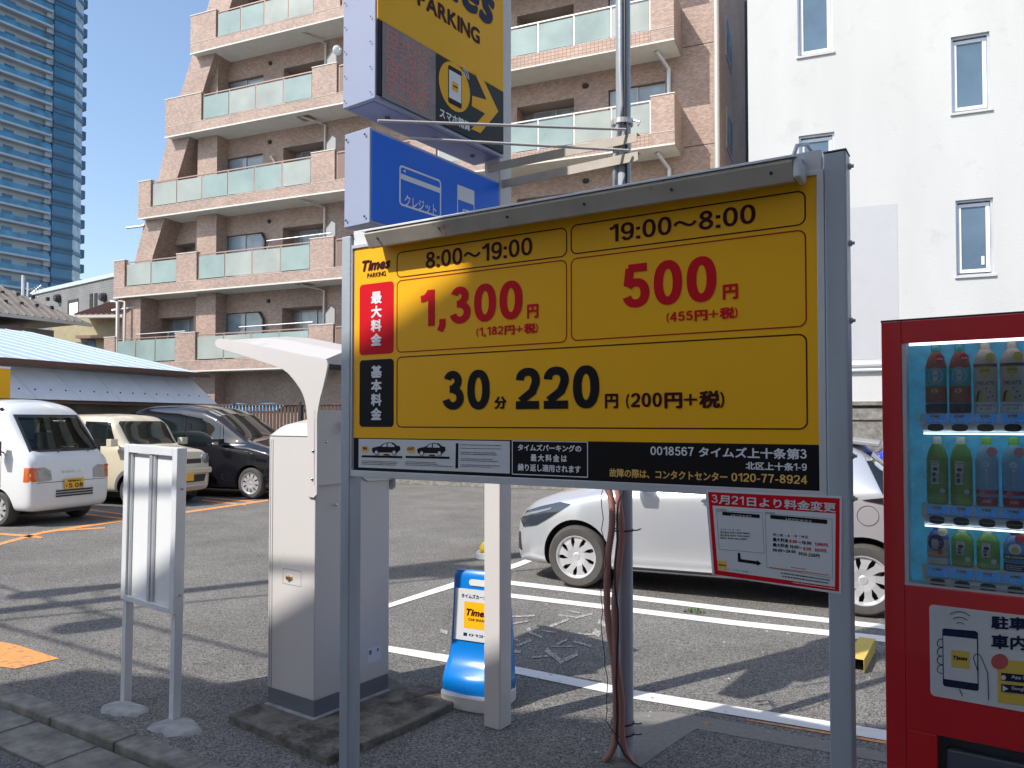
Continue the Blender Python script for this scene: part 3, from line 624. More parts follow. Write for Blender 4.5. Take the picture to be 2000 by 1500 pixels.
# ------------------------------------------------------------------ tower far behind
tw0 = dep(100, 700, 158); TF = Fr(tw0.x, tw0.y, 59)
tw = thing('tower_block', 'tall blue glass residential tower with white balcony bands', 'tower', TF)
bl_m = mat('tower_balcony_glass', (.045, .22, .37), .15, spec=.8, var=.5, vscale=.4); bd = mat('tower_glass', (.035, .17, .30), .12, spec=.8, var=.28, vscale=.12); whm = mat('tower_white', (.50, .56, .60), .7, var=.08, vscale=.2); dk = mat('tower_dark', (.055, .145, .24), .35, var=.25, vscale=.3)
MB().box(-60, 0, 1.6, 30, 0, 115).build('core', whm, tw); 
xe = TF.hit(147, 300)[0]; xe2 = TF.hit(163, 300, 2.5)[0]
for k in range(1, 35):
    z = k * 3.25 - 1.2
    q = MB(); q.box(-60, -.6, 0, 1.598, z, z + .42); q.box(-1.4, .0, .9, 1.6, z - .9, z + 1.2); q.build('balcony_slab', whm, tw)
    q = MB(); q.box(-60, -.7, .02, .09, z + .421, z + 1.45); q.build('balcony_glass', bl_m, tw)
    for i in range(10):
        x0 = -4.2 - i * 5.2; 
        if i % 2 == 0: q = MB(); q.box(x0, x0 + 3.0, 1.5, 1.597, z + .43, z + 2.55); q.build('window', bd, tw)
        else: q = MB(); q.box(x0 + .3, x0 + 2.2, 1.5, 1.597, z + .43, z + 2.55); q.build('window', bd, tw)
    q = MB(); q.box(.001, xe, .4, 8, z - 1.0, z + .3); q.build('dark_spandrel', dk, tw)
    q = MB(); q.box(.001, xe - .0, .2, .399, z - .2, z + .05); q.build('dark_ledge', mat('ledge_blue', (.10, .15, .2), .5) if 'ledge_blue' not in bpy.data.materials else bpy.data.materials['ledge_blue'], tw)
    q = MB(); q.box(.002, xe - .1, .55, 8, z + .301, z + 2.249); q.build('dark_glazing', bd, tw)
    q = MB(); q.prism([(xe, .45), (xe2, 2.8), (xe2, 12), (xe, 12)], z - .7, z + .05, 'z'); q.build('corner_band', dk, tw)
    q = MB(); q.prism([(xe - .02, .6), (xe2 - .15, 2.9), (xe2 - .15, 11.9), (xe - .02, 11.9)], z + .051, z + 2.549, 'z'); q.build('corner_window', mat('corner_glass', (.38, .46, .50), .2, spec=.8, var=.3, vscale=.8) if 'corner_glass' not in bpy.data.materials else bpy.data.materials['corner_glass'], tw)
    q = MB(); q.box(xe2 - .1, xe2 + .9, 3.2, 5, z - .6, z + 1.2); q.build('end_balcony', dk, tw)

# ------------------------------------------------------------------ grey sided building, houses
G0 = dep(232, 545, 48); GF = Fr(G0.x - 9.2, G0.y + 3.6, -8)
# left corner nearest
ga = dep(66, 568, 46); gb = dep(232, 541, 40); an = math.degrees(math.atan2(gb.y - ga.y, gb.x - ga.x)); GF = Fr(ga.x, ga.y, an)
gt = thing('grey_building', 'grey sided flat roofed building between the tower and the brown apartments', 'building', GF)
GH = 9.2; GL = (gb - ga).length + 3
MB().box(0, GL, 0, 8, 0, GH).build('wall', M['grey_wall'], gt); MB().box(-.08, GL, -.08, 8.1, GH + .001, GH + .22).build('roof_edge', M['alu'], gt)
for x0, y0, x1, y1 in ((133, 587, 153, 615),):
    r_ = GF.rect(x0, y0, x1, y1); wn = MB().box(r_[0], r_[1], -.03, -.001, r_[2], r_[3]).build('window', M['trim'], gt); MB().box(r_[0] + .25, r_[1], -.04, -.031, r_[2], r_[3] - .2).build('pane', M['white'], wn)
for x0, y0, x1, y1 in ((176, 574, 181, 612), (185, 573, 190, 611)):
    r_ = GF.rect(x0, y0, x1, y1); MB().box(r_[0], r_[1], -.03, -.001, r_[2], r_[3]).build('slot_window', M['dark'], gt)
for px, py in ((205, 581), (116, 583)):
    r_ = GF.hit(px, py); q = MB(); q.lathe([(0, -.3), (.18, -.28), (.25, -.1), (.25, -.001)], 12, 'y', (r_[0], 0, r_[1])); q.build('vent_hood', M['trim'], gt)
# tiled hip roof house (left), ridge out of frame
h0 = dep(178, 640, 33); HF = Fr(h0.x, h0.y, 62)
ho = thing('tiled_roof_house', 'house with grey brown ribbed hip roof and beige walls at left edge', 'house', HF)
ze = dep(178, 632, 33).z
MB().box(-11, -1.0, 1.0, 9, 0, ze - .35).build('wall', mat('beige_siding', (.30, .25, .21), .8, var=.1, vscale=2), ho)
roofm = mat('ribbed_roof', (.23, .20, .165), .55, var=.15, vscale=3)
def hip(mb, x0, x1, y0, y1, ze_, zr, ins):
    a = [(x0, y0, ze_), (x1, y0, ze_), (x1, y1, ze_), (x0, y1, ze_), (x0 + ins, (y0 + y1) / 2, zr), (x1 - ins, (y0 + y1) / 2, zr)]
    mb.add(a, [(0, 1, 5, 4), (1, 2, 5), (2, 3, 4, 5), (3, 0, 4), (3, 2, 1, 0)])
q = MB(); hip(q, -12.5, 0, 0, 10.2, ze, ze + 3.0, 5); rfo = q.build('roof', roofm, ho)
q = MB()
for i in range(38):       # standing ribs on the front slope
    x = -12.3 + i * .33; yt = 5.1; lim = 1 if -7.5 < x < -5 else max(0, min(1, min(x + 12.5, -x) / 5)); 
    if lim < .05: continue
    q.tube([(x, .02, ze + .03), (x, 5.1 * lim, ze + 3.0 * lim + .03)], .035, 5)
q.build('roof_rib', roofm, ho)
q = MB(); q.box(-12.5, 0, -.12, .0, ze - .14, ze - .02); q.build('gutter', M['soffit'], ho)
q = MB()
for r_ in range(2):
    for i in range(16): x = -10.5 + i * .62 + r_ * .3; q.box(x, x + .12, .9 + r_ * .8, 1.0 + r_ * .8, ze + .53 + r_ * .47, ze + .68 + r_ * .47)
q.build('snow_guard', M['trim'], ho)
wr_ = MB().box(-8.2, -5.6, .96, .999, ze - 1.9, ze - .6).build('window', M['soffit'], ho); MB().box(-8.1, -5.7, .95, .959, ze - 1.8, ze - .7).build('pane', M['win'], wr_)
# yellow house
y0_ = dep(140, 640, 37); YF_ = Fr(y0_.x, y0_.y, -5)
yh = thing('yellow_house', 'yellow walled house with brown ribbed roof behind the blue roofed shed', 'house', YF_)
zy = dep(180, 622, 37).z
MB().box(-1, 5, 0, 6, 0, zy).build('wall', mat('yellow_wall', (.54, .47, .29), .85, var=.1), yh)
q = MB(); q.prism([(-.6, zy + .35), (6.8, zy - .05), (6.8, zy + .12), (-.6, zy + .1)], -.2, 6.2) if 0 else None
q = MB(); q.add([(.6, -.8, zy + .05), (5.5, -.8, zy + .05), (5.5, 3, zy + 1.5), (.9, 3, zy + 1.5), (.6, -.8, zy - .05), (5.5, -.8, zy - .05)], [(0, 1, 2, 3), (4, 5, 1, 0)]); q.build('roof', mat('brown_tile_roof', (.22, .13, .10), .6), yh)
q = MB()
for i in range(18): q.tube([(.7 + i * .27, -.8, zy + .09), (.9 + i * .26, 3, zy + 1.54)], .04, 5)
q.build('roof_rib', mat('brown_rib', (.26, .16, .12), .6), yh)
q = MB(); q.box(.5, 5.5, -.95, -.8, zy - .1, zy + .02); q.build('gutter', M['cap'], yh)
for x0, y0, x1, y1 in ((172, 662, 186, 678), (150, 668, 170, 678)): r_ = YF_.rect(x0, y0, x1, y1); MB().box(r_[0], r_[1], -.05, -.001, r_[2], r_[3]).build('window', M['win'], yh)
MB().box(.4, 3.6, -.3, -.051, zy - 1.0, zy - .85).build('awning_bar', M['rail'], yh)
# antenna on the tiled roof
an_ = thing('tv_antenna', 'white television antenna mast above the ribbed roof house', 'antenna', loc=dep(44, 600, 34))
q = MB(); q.tube([(0, 0, -1.2), (0, 0, 1.42)], .055, 8); q.tube([(.22, 0, .35), (.22, 0, 1.1)], .04, 8); q.build('mast', M['white'], an_, smooth='auto')
q = MB(); q.tube([(-.15, 0, .28), (.6, .2, .5)], .03, 6); q.tube([(.35, 0, .6), (.75, .1, 1.0)], .02, 6)
for i in range(4): q.tube([(.4 + i * .12, -.2, .75 + i * .05), (.4 + i * .12, .3, .75 + i * .05)], .02, 5)
q.build('aerial_bars', M['alu'], an_)

# ------------------------------------------------------------------ shed with pale blue roof and sloping sheet cladding
SF0 = dep(400, 735, 20.2); SHF = Fr(SF0.x, SF0.y, 68)
sh = thing('long_shed', 'long low shed with pale blue roof and sloping white wall sheets behind the parked cars', 'shed', SHF)
zg = 2.85
q = MB(); q.add([(-22, 0, zg), (0, 0, zg), (0.0, 6.6, 4.24), (-22, 6.6, 4.24), (-22, 0, zg - .05), (0, 0, zg - .05), (0, 6.6, 4.19), (-22, 6.6, 4.19), (0, 13, zg), (-22, 13, zg)], [(0, 1, 2, 3), (4, 7, 6, 5), (0, 4, 5, 1), (1, 5, 6, 2), (3, 2, 8, 9)])
q.build('roof', mat('pale_blue_roof', (.42, .54, .65), .55, var=.06, vscale=6, dirt=((.3, .38, .45), 14, .6, .72)), sh)
q = MB()
for i in range(44):
    for j in range(1): q.tube([(-21.8 + i * .5, .02, zg + .012), (-21.8 + i * .5, 6.6, 4.247)], .007, 4)
q.build('roof_seam', M['alu_white'], sh)
q = MB(); q.box(-22, .06, -.14, -.001, zg - .1, zg + .015); q.build('gutter', mat('brown_gutter', (.13, .06, .05), .5), sh, bevel=.02)
q = MB(); q.box(-22, -.2, .35, .4, 0, zg - .06); q.build('wall', mat('shed_wall', (.26, .24, .2), .8, var=.2, vscale=2), sh)
MB().box(-.2, .0, .35, 12.5, 0, zg - .06).build('end_wall', mat('blue_grey_sheet', (.30, .42, .52), .5), sh)
shm = mat('white_sheet', (.74, .76, .79), .4, var=.04)
uu = -.15
for i in range(18):
    w_ = .99; a, b = uu - w_ + .012, uu; q = MB()
    q.add([(a, .34, zg - .12), (b, .34, zg - .12), (b + .16, -.42, 2.05), (a + .16, -.42, 2.05), (a, .36, zg - .12), (b, .36, zg - .12), (b + .16, -.39, 2.04), (a + .16, -.39, 2.04)], [(0, 3, 2, 1), (4, 5, 6, 7), (0, 1, 5, 4), (2, 3, 7, 6), (0, 4, 7, 3), (1, 2, 6, 5)])
    q.build('wall_sheet', shm, sh); uu -= w_
q = MB()
for i in range(52): x = -.25 - i * .34; q.lathe([(0, -.012), (.018, -.012), (.018, 0)], 6, 'y', (x + .1, -.29 + .0, 2.25))
q.build('sheet_screws', M['trim'], sh)
q = MB(); q.box(-22, .1, -.0, .34, 1.98, 2.035); q.build('soffit_board', M['rail'], sh)
# yellow panel at far left
r0_ = SHF.rect(-60, 716, 16, 778, -.6)
t = thing('yellow_sign_panel', 'yellow sign panel cut off at the left edge above the white van', 'sign', SHF); MB().box(r0_[0], r0_[1], -.65, -.6, min(r0_[2], r0_[3]), max(r0_[2], r0_[3])).build('sign_face', M['yellow'], t); MB().box(r0_[0], r0_[1], -.66, -.59, max(r0_[2], r0_[3]) + .001, max(r0_[2], r0_[3]) + .04).build('sign_edge', M['white'], t); MB().box(r0_[0] + .2, r0_[0] + .27, -.63, -.61, 0, min(r0_[2], r0_[3])).build('sign_post', M['galv'], t)

# ------------------------------------------------------------------ brown slat fence, far kerb, blue sheet
FF = Fr(*BF.P(-8.2, -3.2).xy, -23)
fe = thing('slat_fence', 'dark brown vertical slat fence at the foot of the apartments', 'fence', FF)
zf = 2.12; sl0 = None
for i in range(112):
    if sl0 is None: sl0 = MB().box(0, .085, 0, .02, .15, zf - .06).build('slat', M['wood_fence'], fe, bevel=.004); x = sl0
    else: x = sl0.copy(); col.objects.link(x)
    x.location = (i * .125 - .1, random.uniform(-.003, .003), 0)
q = MB(); q.box(-.2, 14, -.03, .05, zf - .058, zf); q.box(-.2, 14, .021, .05, .3, .36); q.build('rail', M['wood_fence'], fe)
for i in range(6): MB().box(1.9 + i * 2.4, 1.98 + i * 2.4, -.045, -.0305, .0, zf + .03).build('post', M['trim'], fe)
q = MB(); q.box(-1, 24, .3, .55, 0, .32); o = q.build('low_wall', M['concrete'], None, bevel=.01); o.location = FF.P(0, -1.1); o.rotation_euler = (0, 0, FF.a); tag(o, 'low concrete wall along the far end of the parking lot', 'wall')
tp = MB(); rg = random.Random(4); n = 18
for i in range(n): tp.add([(i * .32, 0, 1.9), ((i + 1) * .32, 0, 1.9), ((i + 1) * .32, .6, 2.15 + .012 * math.sin((i + 1) * 1.7)), (i * .32, .6, 2.15 + .012 * math.sin(i * 1.7))], [(0, 1, 2, 3)])
tp.add([(0, .6, 2.15), (n * .32, .6, 2.15), (n * .32, 1.6, 1.9), (0, 1.6, 1.9)], [(0, 1, 2, 3)])
o = tp.build('tarpaulin', mat('tarp', (.12, .32, .52), .6, var=.5, vscale=2), None, smooth=True); o.location = FF.P(2.2, .3); o.rotation_euler = (0, 0, FF.a); tag(o, 'blue tarpaulin draped just behind the brown slat fence', 'tarpaulin')
o = MB().lathe([(0, 0), (.09, 0), (.09, .7), (0, .7)], 12).build('bollard', M['white'], None, smooth='auto'); p = gnd(860, 942); o.location = p; o.scale = (.8, .8, .65); tag(o, 'short red and white bollard at the far end of the lot', 'bollard')
q = MB(); q.lathe([(.091, .4), (.0925, .4), (.0925, .62), (.091, .62)], 12); x = q.build('red_band', M['red'], o)

# ------------------------------------------------------------------ across the street, behind the camera: building and utility pole that cast the shade
c0 = Vector((-2.75, 4.97, 0)) - Vector((Ldir.x, Ldir.y, 0)) / abs(Ldir.z) * 8
OF = Fr(c0.x, c0.y, -14.4)
ob = thing('building_across', 'narrow pale building across the street behind the viewer, beside the utility pole', 'building', OF)
acm = mat('across_wall', (.72, .70, .66), .8, var=.06, vscale=.7)
MB().box(0, 4.62, -12, 0, 0, 7.9).build('wall', acm, ob); MB().box(-.03, 4.63, -12.1, .03, 7.901, 8.0).build('roof_edge', M['concrete'], ob)
of2 = OF.P(4.65, .28); OG = Fr(of2.x, of2.y, -3.5); ob2 = thing('building_across', 'pale wider building across the street behind the viewer, right of the narrow one', 'building', OG)
MB().box(0, 24, -12, 0, 0, 7.9).build('wall', acm, ob2); MB().box(0, 24.1, -12.1, .03, 7.901, 8.0).build('roof_edge', M['concrete'], ob2)
for k in range(2):
    for i in range(7): w_ = MB().box(1.2 + i * 3.0, 2.9 + i * 3.0, .001, .03, 1.0 + k * 3.4, 2.5 + k * 3.4).build('window', M['win_frame'], ob2); MB().box(1.27 + i * 3.0, 2.83 + i * 3.0, .0305, .036, 1.07 + k * 3.4, 2.43 + k * 3.4).build('pane', M['win'], w_)
up0 = Vector((-4.32, 6.52, 0)); hd = Vector((Ldir.x, Ldir.y, 0)).normalized(); ub_ = up0 - hd * 6.2
upl = thing('utility_pole', 'grey concrete utility pole across the street behind the viewer', 'utility pole', loc=ub_)
MB().tube([(0, 0, 0), (0, 0, 12.4)], [.15, .1], 16).build('pole', M['concrete'], upl, smooth='auto')
def sh_h(px, py):  # height on the pole line whose shadow falls near a ground pixel, and sideways offset
    g = gnd(px, py) - ub_; along = g.dot(hd); perp = g.dot(Vector((hd.y, -hd.x, 0))); return along * math.tan(R(SUN_EL)), perp
for px, py, rr_, hh_ in ((95, 1158, .19, .34), (190, 1148, .15, .26), (178, 1222, .2, .22), (830, 1116, .26, .7), (905, 1116, .2, .6)):
    z_, pp_ = sh_h(px, py); sd = Vector((hd.y, -hd.x, 0)) * pp_
    q = MB(); q.lathe([(0, z_ - hh_ / 2), (rr_, z_ - hh_ / 2), (rr_, z_ + hh_ / 2), (rr_ * .6, z_ + hh_ / 2 + .05), (0, z_ + hh_ / 2 + .05)], 14, 'z', (sd.x, sd.y, 0)); q.tube([(0, 0, z_), (sd.x, sd.y, z_)], .016, 6); q.build('transformer', M['galv'], upl, smooth='auto')
for k_, (a, b) in enumerate((((250, 1235), (520, 1300)), ((380, 1200), (520, 1232)), ((350, 1176), (520, 1160)))):
    A, B = gnd(*a), gnd(*b); d = (B - A).normalized(); zc_ = 5.6 + k_ * .5; off_ = hd * (zc_ / math.tan(R(SUN_EL)))
    P0 = A - off_ - d * 9; P1 = B - off_ + d * 9; q = MB(); n_ = 14
    q.tube([P0.lerp(P1, i / n_) + Vector((0, 0, zc_ - .5 * math.sin(math.pi * i / n_))) for i in range(n_ + 1)], .022, 6); o = q.build('overhead_cable', M['trim'], None, smooth=True); tag(o, ['lowest', 'middle', 'highest'][k_] + ' overhead cable strung above the street behind the viewer', 'cable', 'overhead cables above the street')
# ------------------------------------------------------------------ cars
def lerpc(c, x):
    if x <= c[0][0]: return c[0][1]
    for (a, p), (b, q) in zip(c, c[1:]):
        if x <= b: return p + (q - p) * (x - a) / (b - a)
    return c[-1][1]
def wheel(t, x, y, r, w_, spokes, sgn, hub, dark=False, twist=.25):
    wl = bpy.data.objects.new('wheel', None); col.objects.link(wl); wl.parent = t; wl.location = (x, y, r)
    q = MB(); p = [(r * .66, -w_ / 2), (r * .70, -w_ / 2 - .006), (r * .90, -w_ / 2 - .004), (r * .97, -w_ / 2 + .02), (r, -w_ / 2 + .05), (r, w_ / 2 - .05), (r * .97, w_ / 2 - .02), (r * .9, w_ / 2), (r * .66, w_ / 2)]
    q.lathe([(a, b * sgn * -1) for a, b in p], 48, 'y'); 
    q.build('tyre', M['rubber'], wl, smooth='auto')
    yo = lambda d: sgn * (w_ / 2 - d)
    q = MB(); q.lathe([(0, yo(.10)), (r * .64, yo(.10)), (r * .66, yo(.02)), (r * .67, yo(.02))], 32, 'y'); q.build('wheel_well_disc', M['rim_dark'], wl)
    q = MB(); q.lathe([(r * .665, yo(.0)), (r * .68, yo(-.006)), (r * .645, yo(-.003)), (r * .60, yo(.02)), (r * .60, yo(.04)), (r * .66, yo(.05))], 48, 'y')
    q.lathe([(0, yo(.012)), (r * .10, yo(.012)), (r * .17, yo(.022)), (r * .17, yo(.05))], 24, 'y')
    for i in range(spokes):
        a0 = 2 * math.pi * i / spokes; pts = []
        for rr_, wd, tw_, dd in ((.10, .055 + .3 / spokes, 0, .018), (.3, .05 + .42 / spokes, twist * .5, .008), (.46, .05 + .42 / spokes, twist * .9, .01), (.62, .06 + 1.02 / spokes, twist, .016)):
            a = a0 + tw_; c, s_ = math.cos(a), math.sin(a); pts.append(((r * rr_ * c - r * wd * s_, r * rr_ * s_ + r * wd * c), (r * rr_ * c + r * wd * s_, r * rr_ * s_ - r * wd * c), dd))
        for (a, b, d0), (c, e, d1) in zip(pts, pts[1:]):
            q.add([(a[0], yo(d0), a[1]), (b[0], yo(d0), b[1]), (e[0], yo(d1), e[1]), (c[0], yo(d1), c[1]), (a[0], yo(d0 + .02), a[1]), (b[0], yo(d0 + .02), b[1]), (e[0], yo(d1 + .02), e[1]), (c[0], yo(d1 + .02), c[1])], [(0, 1, 2, 3), (0, 4, 5, 1), (3, 2, 6, 7), (1, 5, 6, 2), (0, 3, 7, 4)])
    q.build('rim', M['rim'] if hub != 'steel' else M['rim'], wl, smooth='auto', ang=25)
    return wl
def car(name, label, paint, loc, heading, L, top, belt, plan, bot, wr, axles, wr_tyre, spokes, crown=.035, boxy=.0, cavity=None, twist=.25, extra_x=()):
    t = thing(name, label, 'car' if 'van' not in name else 'van', loc=loc, rz=math.atan2(heading[1], heading[0]))
    xs = sorted({round(v, 3) for c in (top, belt, plan, bot) for v, _ in c if 0 <= v <= L} | set(extra_x) | {round(L * i / 22, 3) for i in range(23)})
    xs = [x for i, x in enumerate(xs) if i == 0 or x - xs[i - 1] > .028]
    mb = MB(); rings = []
    for x in xs:
        T_z = lerpc(top, x); B = min(lerpc(belt, x), T_z - .03); w_ = lerpc(plan, x); b0 = lerpc(bot, x); g = max(0, min(1, (T_z - B - .06) / .35)); g = g * g * (3 - 2 * g)
        wrr = w_ * .80 + (wr - w_ * .80) * g; h = T_z - B
        half = [(0, b0), (w_ * .55, b0), (w_ * .9, b0 + .01), (w_ * .97, b0 + .07), (w_, b0 + (B - b0) * .35), (w_ * 1.0, b0 + (B - b0) * .62), (w_ * .985, B - .05), (w_ * (.955 + .03 * boxy), B),
                (w_ * .93 + (wrr - w_ * .93) * (.42 if g > .5 else .5), B + h * (.42 if g > .5 else .45)), (wrr + (.02 * boxy), B + h * .80), (wrr * .955, B + h * .93), (wrr * .82, T_z), (wrr * .45, T_z + crown * .8 * g + .012), (0, T_z + crown * g + .016)]
        rings.append([(-x, y, z) for y, z in half] + [(-x, -y, z) for y, z in half[-2:0:-1]])
    n = len(rings[0])
    for a, b in zip(rings, rings[1:]): mb.add(a + b, [(j, (j + 1) % n, (j + 1) % n + n, j + n) for j in range(n)])
    mb.add(rings[0], [tuple(range(n))[::-1]]); mb.add(rings[-1], [tuple(range(n))])
    body = mb.build('body', [paint, M['trim']], t)
    bm = bmesh.new(); bm.from_mesh(body.data); bmesh.ops.remove_doubles(bm, verts=bm.verts, dist=1e-5); bmesh.ops.recalc_face_normals(bm, faces=bm.faces)
    cr = bm.edges.layers.float.new('crease_edge')
    bm.to_mesh(body.data); bm.free()
    md = body.modifiers.new('s', 'SUBSURF'); md.levels = md.render_levels = 2
    dg = bpy.context.evaluated_depsgraph_get(); me = bpy.data.meshes.new_from_object(body.evaluated_get(dg)); body.modifiers.clear(); body.data = me
    bv = BVHTree.FromPolygons([v.co.copy() for v in me.vertices], [tuple(p.vertices) for p in me.polygons])
    cutters = []
    wmax = max(w_ for _, w_ in plan)
    for ax in axles:
        for s_ in (1, -1):
            q = MB(); q.lathe([(0, s_ * (wmax - .26)), (wr_tyre + .055, s_ * (wmax - .26)), (wr_tyre + .055, s_ * (wmax + .3)), (0, s_ * (wmax + .3))], 40, 'y', (-ax, 0, wr_tyre)); cutters.append(q.build('cut', M['trim']))
    for poly, a, b, axis in (cavity or []): q = MB(); q.prism(poly, a, b, axis); cutters.append(q.build('cut', M['trim']))
    for c in cutters:
        c.matrix_world = Matrix.Identity(4); c.parent = t; md = body.modifiers.new('b', 'BOOLEAN'); md.object = c; md.operation = 'DIFFERENCE'; md.solver = 'EXACT'; md.material_mode = 'TRANSFER'
    bpy.context.view_layer.update(); dg = bpy.context.evaluated_depsgraph_get(); me2 = bpy.data.meshes.new_from_object(body.evaluated_get(dg)); body.modifiers.clear(); body.data = me2
    for p in me2.polygons: p.use_smooth = True
    me2.set_sharp_from_angle(angle=R(38))
    for c in cutters: bpy.data.objects.remove(c)
    t['hw'] = wmax
    del t['hw']
    for ax in axles:
        for s_ in (1, -1):
            wheel(t, -ax, s_ * (wmax - .115), wr_tyre, .18, spokes, s_, '', twist=twist)
    q = MB(); q.box(-L + .25, -.25, -wmax + .3, wmax - .3, .16, .34); q.build('floor_pan', M['trim'], t)
    def patch(nm, poly, view, mt, off=.006, cuts=4, parent=None, thick=0, sub=None):
        """wrap a 2D outline (side: distance from nose, z; front/rear: y, z; top: distance, y) onto the body"""
        bm = bmesh.new(); vs_ = [bm.verts.new((a, b, 0)) for a, b in poly]; bm.faces.new(vs_); bmesh.ops.triangulate(bm, faces=bm.faces)
        for _ in range(cuts):
            es = [e for e in bm.edges if e.calc_length() > .07]
            if es: bmesh.ops.subdivide_edges(bm, edges=es, cuts=1, use_grid_fill=False); bmesh.ops.triangulate(bm, faces=bm.faces)
        ok = True
        for v in bm.verts:
            a, b = v.co.x, v.co.y
            if view == 'left': o_, d = Vector((-a, 3, b)), Vector((0, -1, 0))
            elif view == 'right': o_, d = Vector((-a, -3, b)), Vector((0, 1, 0))
            elif view == 'front': o_, d = Vector((3, a, b)), Vector((-1, 0, 0))
            elif view == 'rear': o_, d = Vector((-L - 3, a, b)), Vector((1, 0, 0))
            else: o_, d = Vector((-a, b, 4)), Vector((0, 0, -1))
            hit = bv.ray_cast(o_, d)
            if hit[0] is None: v.co = o_ + d * (3 - wmax * .9 if view in ('left', 'right') else 3.05); nrm = -d
            else: nrm = hit[1] if hit[1].dot(d) < 0 else -hit[1]; v.co = hit[0] + nrm * off
        me = bpy.data.meshes.new(nm); bm.normal_update(); bm.to_mesh(me); bm.free(); me.materials.append(mt)
        for p in me.polygons: p.use_smooth = True
        o = bpy.data.objects.new(nm, me); col.objects.link(o); o.parent = parent or t
        return o
    return t, patch, bv

B_ = Vector((.37, .93, 0)).normalized(); H_ = Vector((.93, -.37, 0)).normalized()
# --- white kei van
vL = 3.35; vtop = [(0, .62), (.02, .80), (.06, 1.0), (.15, 1.13), (.30, 1.30), (.68, 1.76), (.82, 1.85), (1.1, 1.91), (2.9, 1.92), (3.2, 1.88), (3.3, 1.6), (3.35, 1.1)]
vb = [(0, .6), (.06, .95), (.2, 1.06), (.6, 1.12), (3.3, 1.12), (3.35, 1.0)]; vp = [(0, .60), (.03, .67), (.09, .705), (.3, .73), (.6, .7375), (3.1, .7375), (3.3, .70), (3.35, .64)]
nose = Vector((-6.90, 12.12, 0)); ws = [(-.60, 1.13), (.60, 1.13), (.545, 1.70), (-.545, 1.70)]
van, patch, bv = car('white_van', 'white kei van with amber indicators and yellow number plate, nearest of the parked row', M['car_white'], nose, H_, vL, vtop, vb, vp, [(0, .30), (.08, .22), (3.2, .24), (3.35, .35)], .655, (.70, 2.55), .265, 8, boxy=.6,
    cavity=[([(-.56, 1.165), (.56, 1.165), (.505, 1.665), (-.505, 1.665)], -.45 - .5, .3, 'x'), ([(-.70, 1.17), (-1.0, 1.62), (-1.52, 1.62), (-1.52, 1.16)], -1, 1, 'y'), ([(-1.62, 1.16), (-1.62, 1.62), (-2.35, 1.62), (-2.35, 1.16)], -1, 1, 'y'), ([(-.62, .8), (-.62, 1.62), (.62, 1.62), (.62, .8)], -3.1, -.72, 'x')])
patch('windscreen', [(-.575, 1.155), (.575, 1.155), (.52, 1.68), (-.52, 1.68)], 'front', M['windscreen'], .003)
def ringpatch(patch, nm, outer, inner, view, mt, off):
    n_ = len(outer); q = []
    for i in range(n_):
        j = (i + 1) % n_; o = patch(nm, [outer[i], outer[j], inner[j], inner[i]], view, mt, off, 3); q.append(o)
    # join the four strips into one mesh
    base = q[0]; bm = bmesh.new()
    for o in q: bm.from_mesh(o.data)
    bm.to_mesh(base.data); bm.free()
    for o in q[1:]: bpy.data.objects.remove(o)
    base.name = nm; return base
ringpatch(patch, 'windscreen_seal', [(-.605, 1.13), (.605, 1.13), (.55, 1.705), (-.55, 1.705)], [(-.565, 1.162), (.565, 1.162), (.51, 1.672), (-.51, 1.672)], 'front', M['trim'], .006)
for s_ in ('left', 'right'):
    for pg_ in ([(.68, 1.15), (.98, 1.635), (1.54, 1.635), (1.54, 1.14)], [(1.60, 1.14), (1.60, 1.635), (2.37, 1.635), (2.37, 1.14)]): patch('side_window', pg_, s_, M['windscreen'], .003)
    patch('rear_side_window', [(2.45, 1.14), (2.45, 1.63), (3.1, 1.63), (3.12, 1.14)], s_, M['car_glass'], .004)
    patch('door_gap', [(1.57, .35), (1.575, 1.7), (1.582, 1.7), (1.577, .35)], s_, M['trim'], .002); patch('door_gap', [(.62, .6), (.63, 1.1), (.637, 1.1), (.628, .6)], s_, M['trim'], .002)
sg = 1
for y_ in (-1, 1):
    patch('headlight', [(y_ * .36, .70), (y_ * .58, .69), (y_ * .585, .89), (y_ * .46, .90), (y_ * .37, .84)][::y_], 'front', M['lens'], .008)
    patch('indicator', [(y_ * .592, .69), (y_ * .665, .69), (y_ * .668, .90), (y_ * .595, .895)][::y_], 'front', M['amber'], .008)
    patch('indicator', [(.035, .69), (.16, .69), (.15, .9), (.04, .9)], 'left' if y_ > 0 else 'right', M['amber'], .007)
patch('bumper_seam', [(-.66, .665), (.66, .665), (.66, .673), (-.66, .673)], 'front', M['trim'], .003)
q = MB()
for z in (.435, .475, .515): q.box(.0, .012, -.30, .34, z, z + .024)
q.build('bumper_grille', M['trim'], van)
q = MB(); q.box(.012, .018, -.17, .17, .545, .71); q.build('number_plate', M['plate_y'], van, bevel=.003)
def onx(x): return lambda p: (x - p[1], p[0], p[2])
pr = MB(); text('5 08', (-.10, .15, .565, .635), '', None, None, -.0, pr, 0, bold=.02, put=onx(.0195)); text('札幌 480', (-.11, .11, .655, .69), '', None, None, 0, pr, 0, bold=.02, put=onx(.0195)) if 0 else greek(pr, (-.11, .11, .652, .695), 1, 0, 0, onx(.0195), fill=.9)
text('す', (-.155, -.12, .58, .615), '', None, None, 0, pr, 0, bold=.02, put=onx(.0195), capfit=False); pr.build('plate_print', M['black'], van, fix=False)
hx = bv.ray_cast(Vector((3, 0, .83)), Vector((-1, 0, 0)))[0].x
pr = MB(); text('SAMBAR', (-.19, .17, .795, .83), '', None, None, -.0, pr, 0, bold=.08, put=onx(hx + .006)); pr.build('badge', M['chrome'], van, fix=False)
